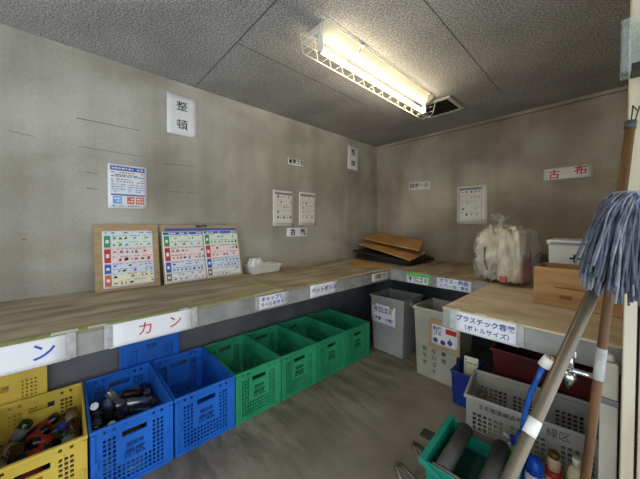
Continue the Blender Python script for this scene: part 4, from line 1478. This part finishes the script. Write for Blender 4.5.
def clampbox(name, m, a, b, c, e, z0, z1, bev=.004):
    mb = MB()
    vs = []
    for z in (z0, z1):
        for s_, q in ((a, c), (b, c), (b, e), (a, e)):
            vs.append(C0 + (R3 * s_ + F3 * q + Vector((0, 0, z))) * KM)
    mb.hexa(vs[:4], vs[4:])
    return mb.build(name, m, mp, bevel=bev)


clampbox('clamp_plate', M_YARNP, -.066, .075, -.024, .012, .0, .016)
clampbox('clamp_body', M_PBLUE, -.062, .072, -.020, .010, -.022, -.001)
clampbox('clamp_shade', M_BLK, -.046, .050, -.006, .008, -.17, -.0225)  # black plate standing in for the shadow inside the clamp
ry = random.Random(5)
for grp, m in ((0, M_YARN), (1, M_YARNP)):
    mb = MB()
    for k in range(170 if grp == 0 else 50):
        left = ry.random() < .55
        s0 = ry.uniform(-.068, -.034) if left else ry.uniform(-.010, .075)
        q0 = ry.uniform(-.030, .014)
        z0 = ry.uniform(-.004, .012)
        if left:
            f = (s0 + .068) / .034
            e = -.160 + f * .095 + ry.uniform(-.012, .012)
            drop = .235 + ry.uniform(-.035, .045) - (1 - f) * .03
        else:
            f = (s0 + .010) / .085
            e = -.048 + f * .145 + ry.uniform(-.015, .015)
            drop = .272 + ry.uniform(-.03, .02) - f * .02
        qe = q0 * 1.4 - .012 + ry.uniform(-.014, .014)
        pts = []
        ph = ry.uniform(0, 6)
        for i in range(9):
            u = i / 8
            s_ = s0 + (e - s0) * (u ** .85) + .004 * math.sin(ph + u * 9)
            q = q0 + (qe - q0) * u + .004 * math.cos(ph + u * 8)
            z = z0 - drop * u ** 1.15 + (.012 * math.sin(u * PI) if left else 0)
            pts.append(C0 + (R3 * s_ + F3 * q + Vector((0, 0, z))) * KM)
        mb.tube(pts, .0023, 6)
    o = mb.build('yarn', m, mp)
    o['kind'] = 'stuff'

# ------------------------------------------------------------------ clear cover box on the door frame
cv = thing('meter_box', 'clear plastic covered box at the top of the right door frame', 'box', (2.318, -2.05, 1.765))
MB().box(.026, .13, .0, .068, .02, .135).build('back_plate', M_GREY, cv, bevel=.003)
MB().box(.008, .14, -.004, .068, .0, .0195).build('base_strip', M_BLK, cv, bevel=.002)
mb = MB()
mb.box(-.014, -.010, .0, .06, .0, .155); mb.box(-.0098, .024, .0, .004, .0, .155); mb.box(-.0098, .024, .056, .06, .0, .155); mb.box(-.0098, .024, .0042, .0558, .151, .155)
mb.build('cover', M_ACRYL, cv)

# ------------------------------------------------------------------ ceiling lamp with wire guard
LX0, LX1, LY0, LY1 = 1.090, 1.245, -2.235, -.93
lp = thing('ceiling_lamp', 'long fluorescent ceiling lamp in a white wire guard', 'lamp', (0, 0, 0))
cx = (LX0 + LX1) / 2
mb = MB()
mb.hexa([(cx - .016, LY0 + .02, CEIL - .050), (cx + .016, LY0 + .02, CEIL - .050), (cx + .016, LY1 - .02, CEIL - .050), (cx - .016, LY1 - .02, CEIL - .050)], [(LX0, LY0, CEIL - .001), (LX1, LY0, CEIL - .001), (LX1, LY1, CEIL - .001), (LX0, LY1, CEIL - .001)])
mb.build('housing', M_ENAMEL, lp, bevel=.002)
for y in (LY0 + .035, LY1 - .035):
    MB().box(cx - .014, cx + .014, y - .012, y + .012, CEIL - .128, CEIL - .0505).build('tube_holder', M_WHITE, lp, bevel=.002)
MB().tube([(cx, LY0 + .048, CEIL - .116), (cx, LY1 - .048, CEIL - .116)], .0130, 14).build('tube', M_TUBE, lp)
# guard
gw = MB()
ZB = CEIL - .15
Y0, Y1 = LY0 - .03, LY1 + .01
prof = [(LX0 - .022, CEIL - .006), (LX0 - .012, CEIL - .06), (cx - .072, ZB + .02), (cx - .05, ZB), (cx + .035, ZB)]
for (x, z) in prof:
    gw.tube([(x, Y0, z), (x, Y1, z)], .0022, 6)
for k in range(13):
    y = Y0 + (Y1 - Y0) * k / 12
    gw.tube([(x, y, z) for x, z in prof], .0018, 6)
for y in (Y0, Y1):
    gw.tube([(cx + .035, y, ZB), (cx + .06, y, ZB + .03), (LX1 + .004, y, CEIL - .012)], .0022, 6)
    for z in (ZB + .04, ZB + .08):
        gw.tube([(LX0 + .01, y, z), (LX1 - .02, y, z)], .0018, 6)
gw.tube([(LX1 + .004, Y0, CEIL - .012), (LX1 + .004, Y1, CEIL - .012)], .0028, 6)
gw.build('wire_guard', M_WIRE, lp)
for y in (-1.93, -1.03):
    mb = MB()
    mb.tube([(LX1 + .004, y, CEIL - .02), (LX1 + .004, y, CEIL - .002)], .012, 10)
    mb.tube([(LX1 + .004, y, CEIL - .014), (LX1 - .035, y, CEIL - .05)], .004, 8)
    mb.build('guard_clip', M_CHROME, lp)

# ------------------------------------------------------------------ ceiling vent
vt = thing('ceiling_vent', 'square white framed vent opening in the ceiling beyond the lamp', 'vent', (1.165, -.69, CEIL - .001))
mb = MB()
w = .18
for a, b, c, e in ((-w, w, -w, -w + .035), (-w, w, w - .035, w), (-w, -w + .035, -w + .035, w - .035), (w - .035, w, -w + .035, w - .035)):
    mb.box(a, b, c, e, -.012, 0)
mb.build('frame', M_ENAMEL, vt, bevel=.003)
MB().box(-w + .035, w - .035, -w + .035, w - .035, -.003, 0).build('opening', M_VDARK, vt)
mb = MB()
for k in range(8):
    x = -w + .055 + k * .035
    mb.box(x, x + .003, -w + .036, w - .036, -.010, -.0032)
mb.build('slat', M_VDARK, vt)
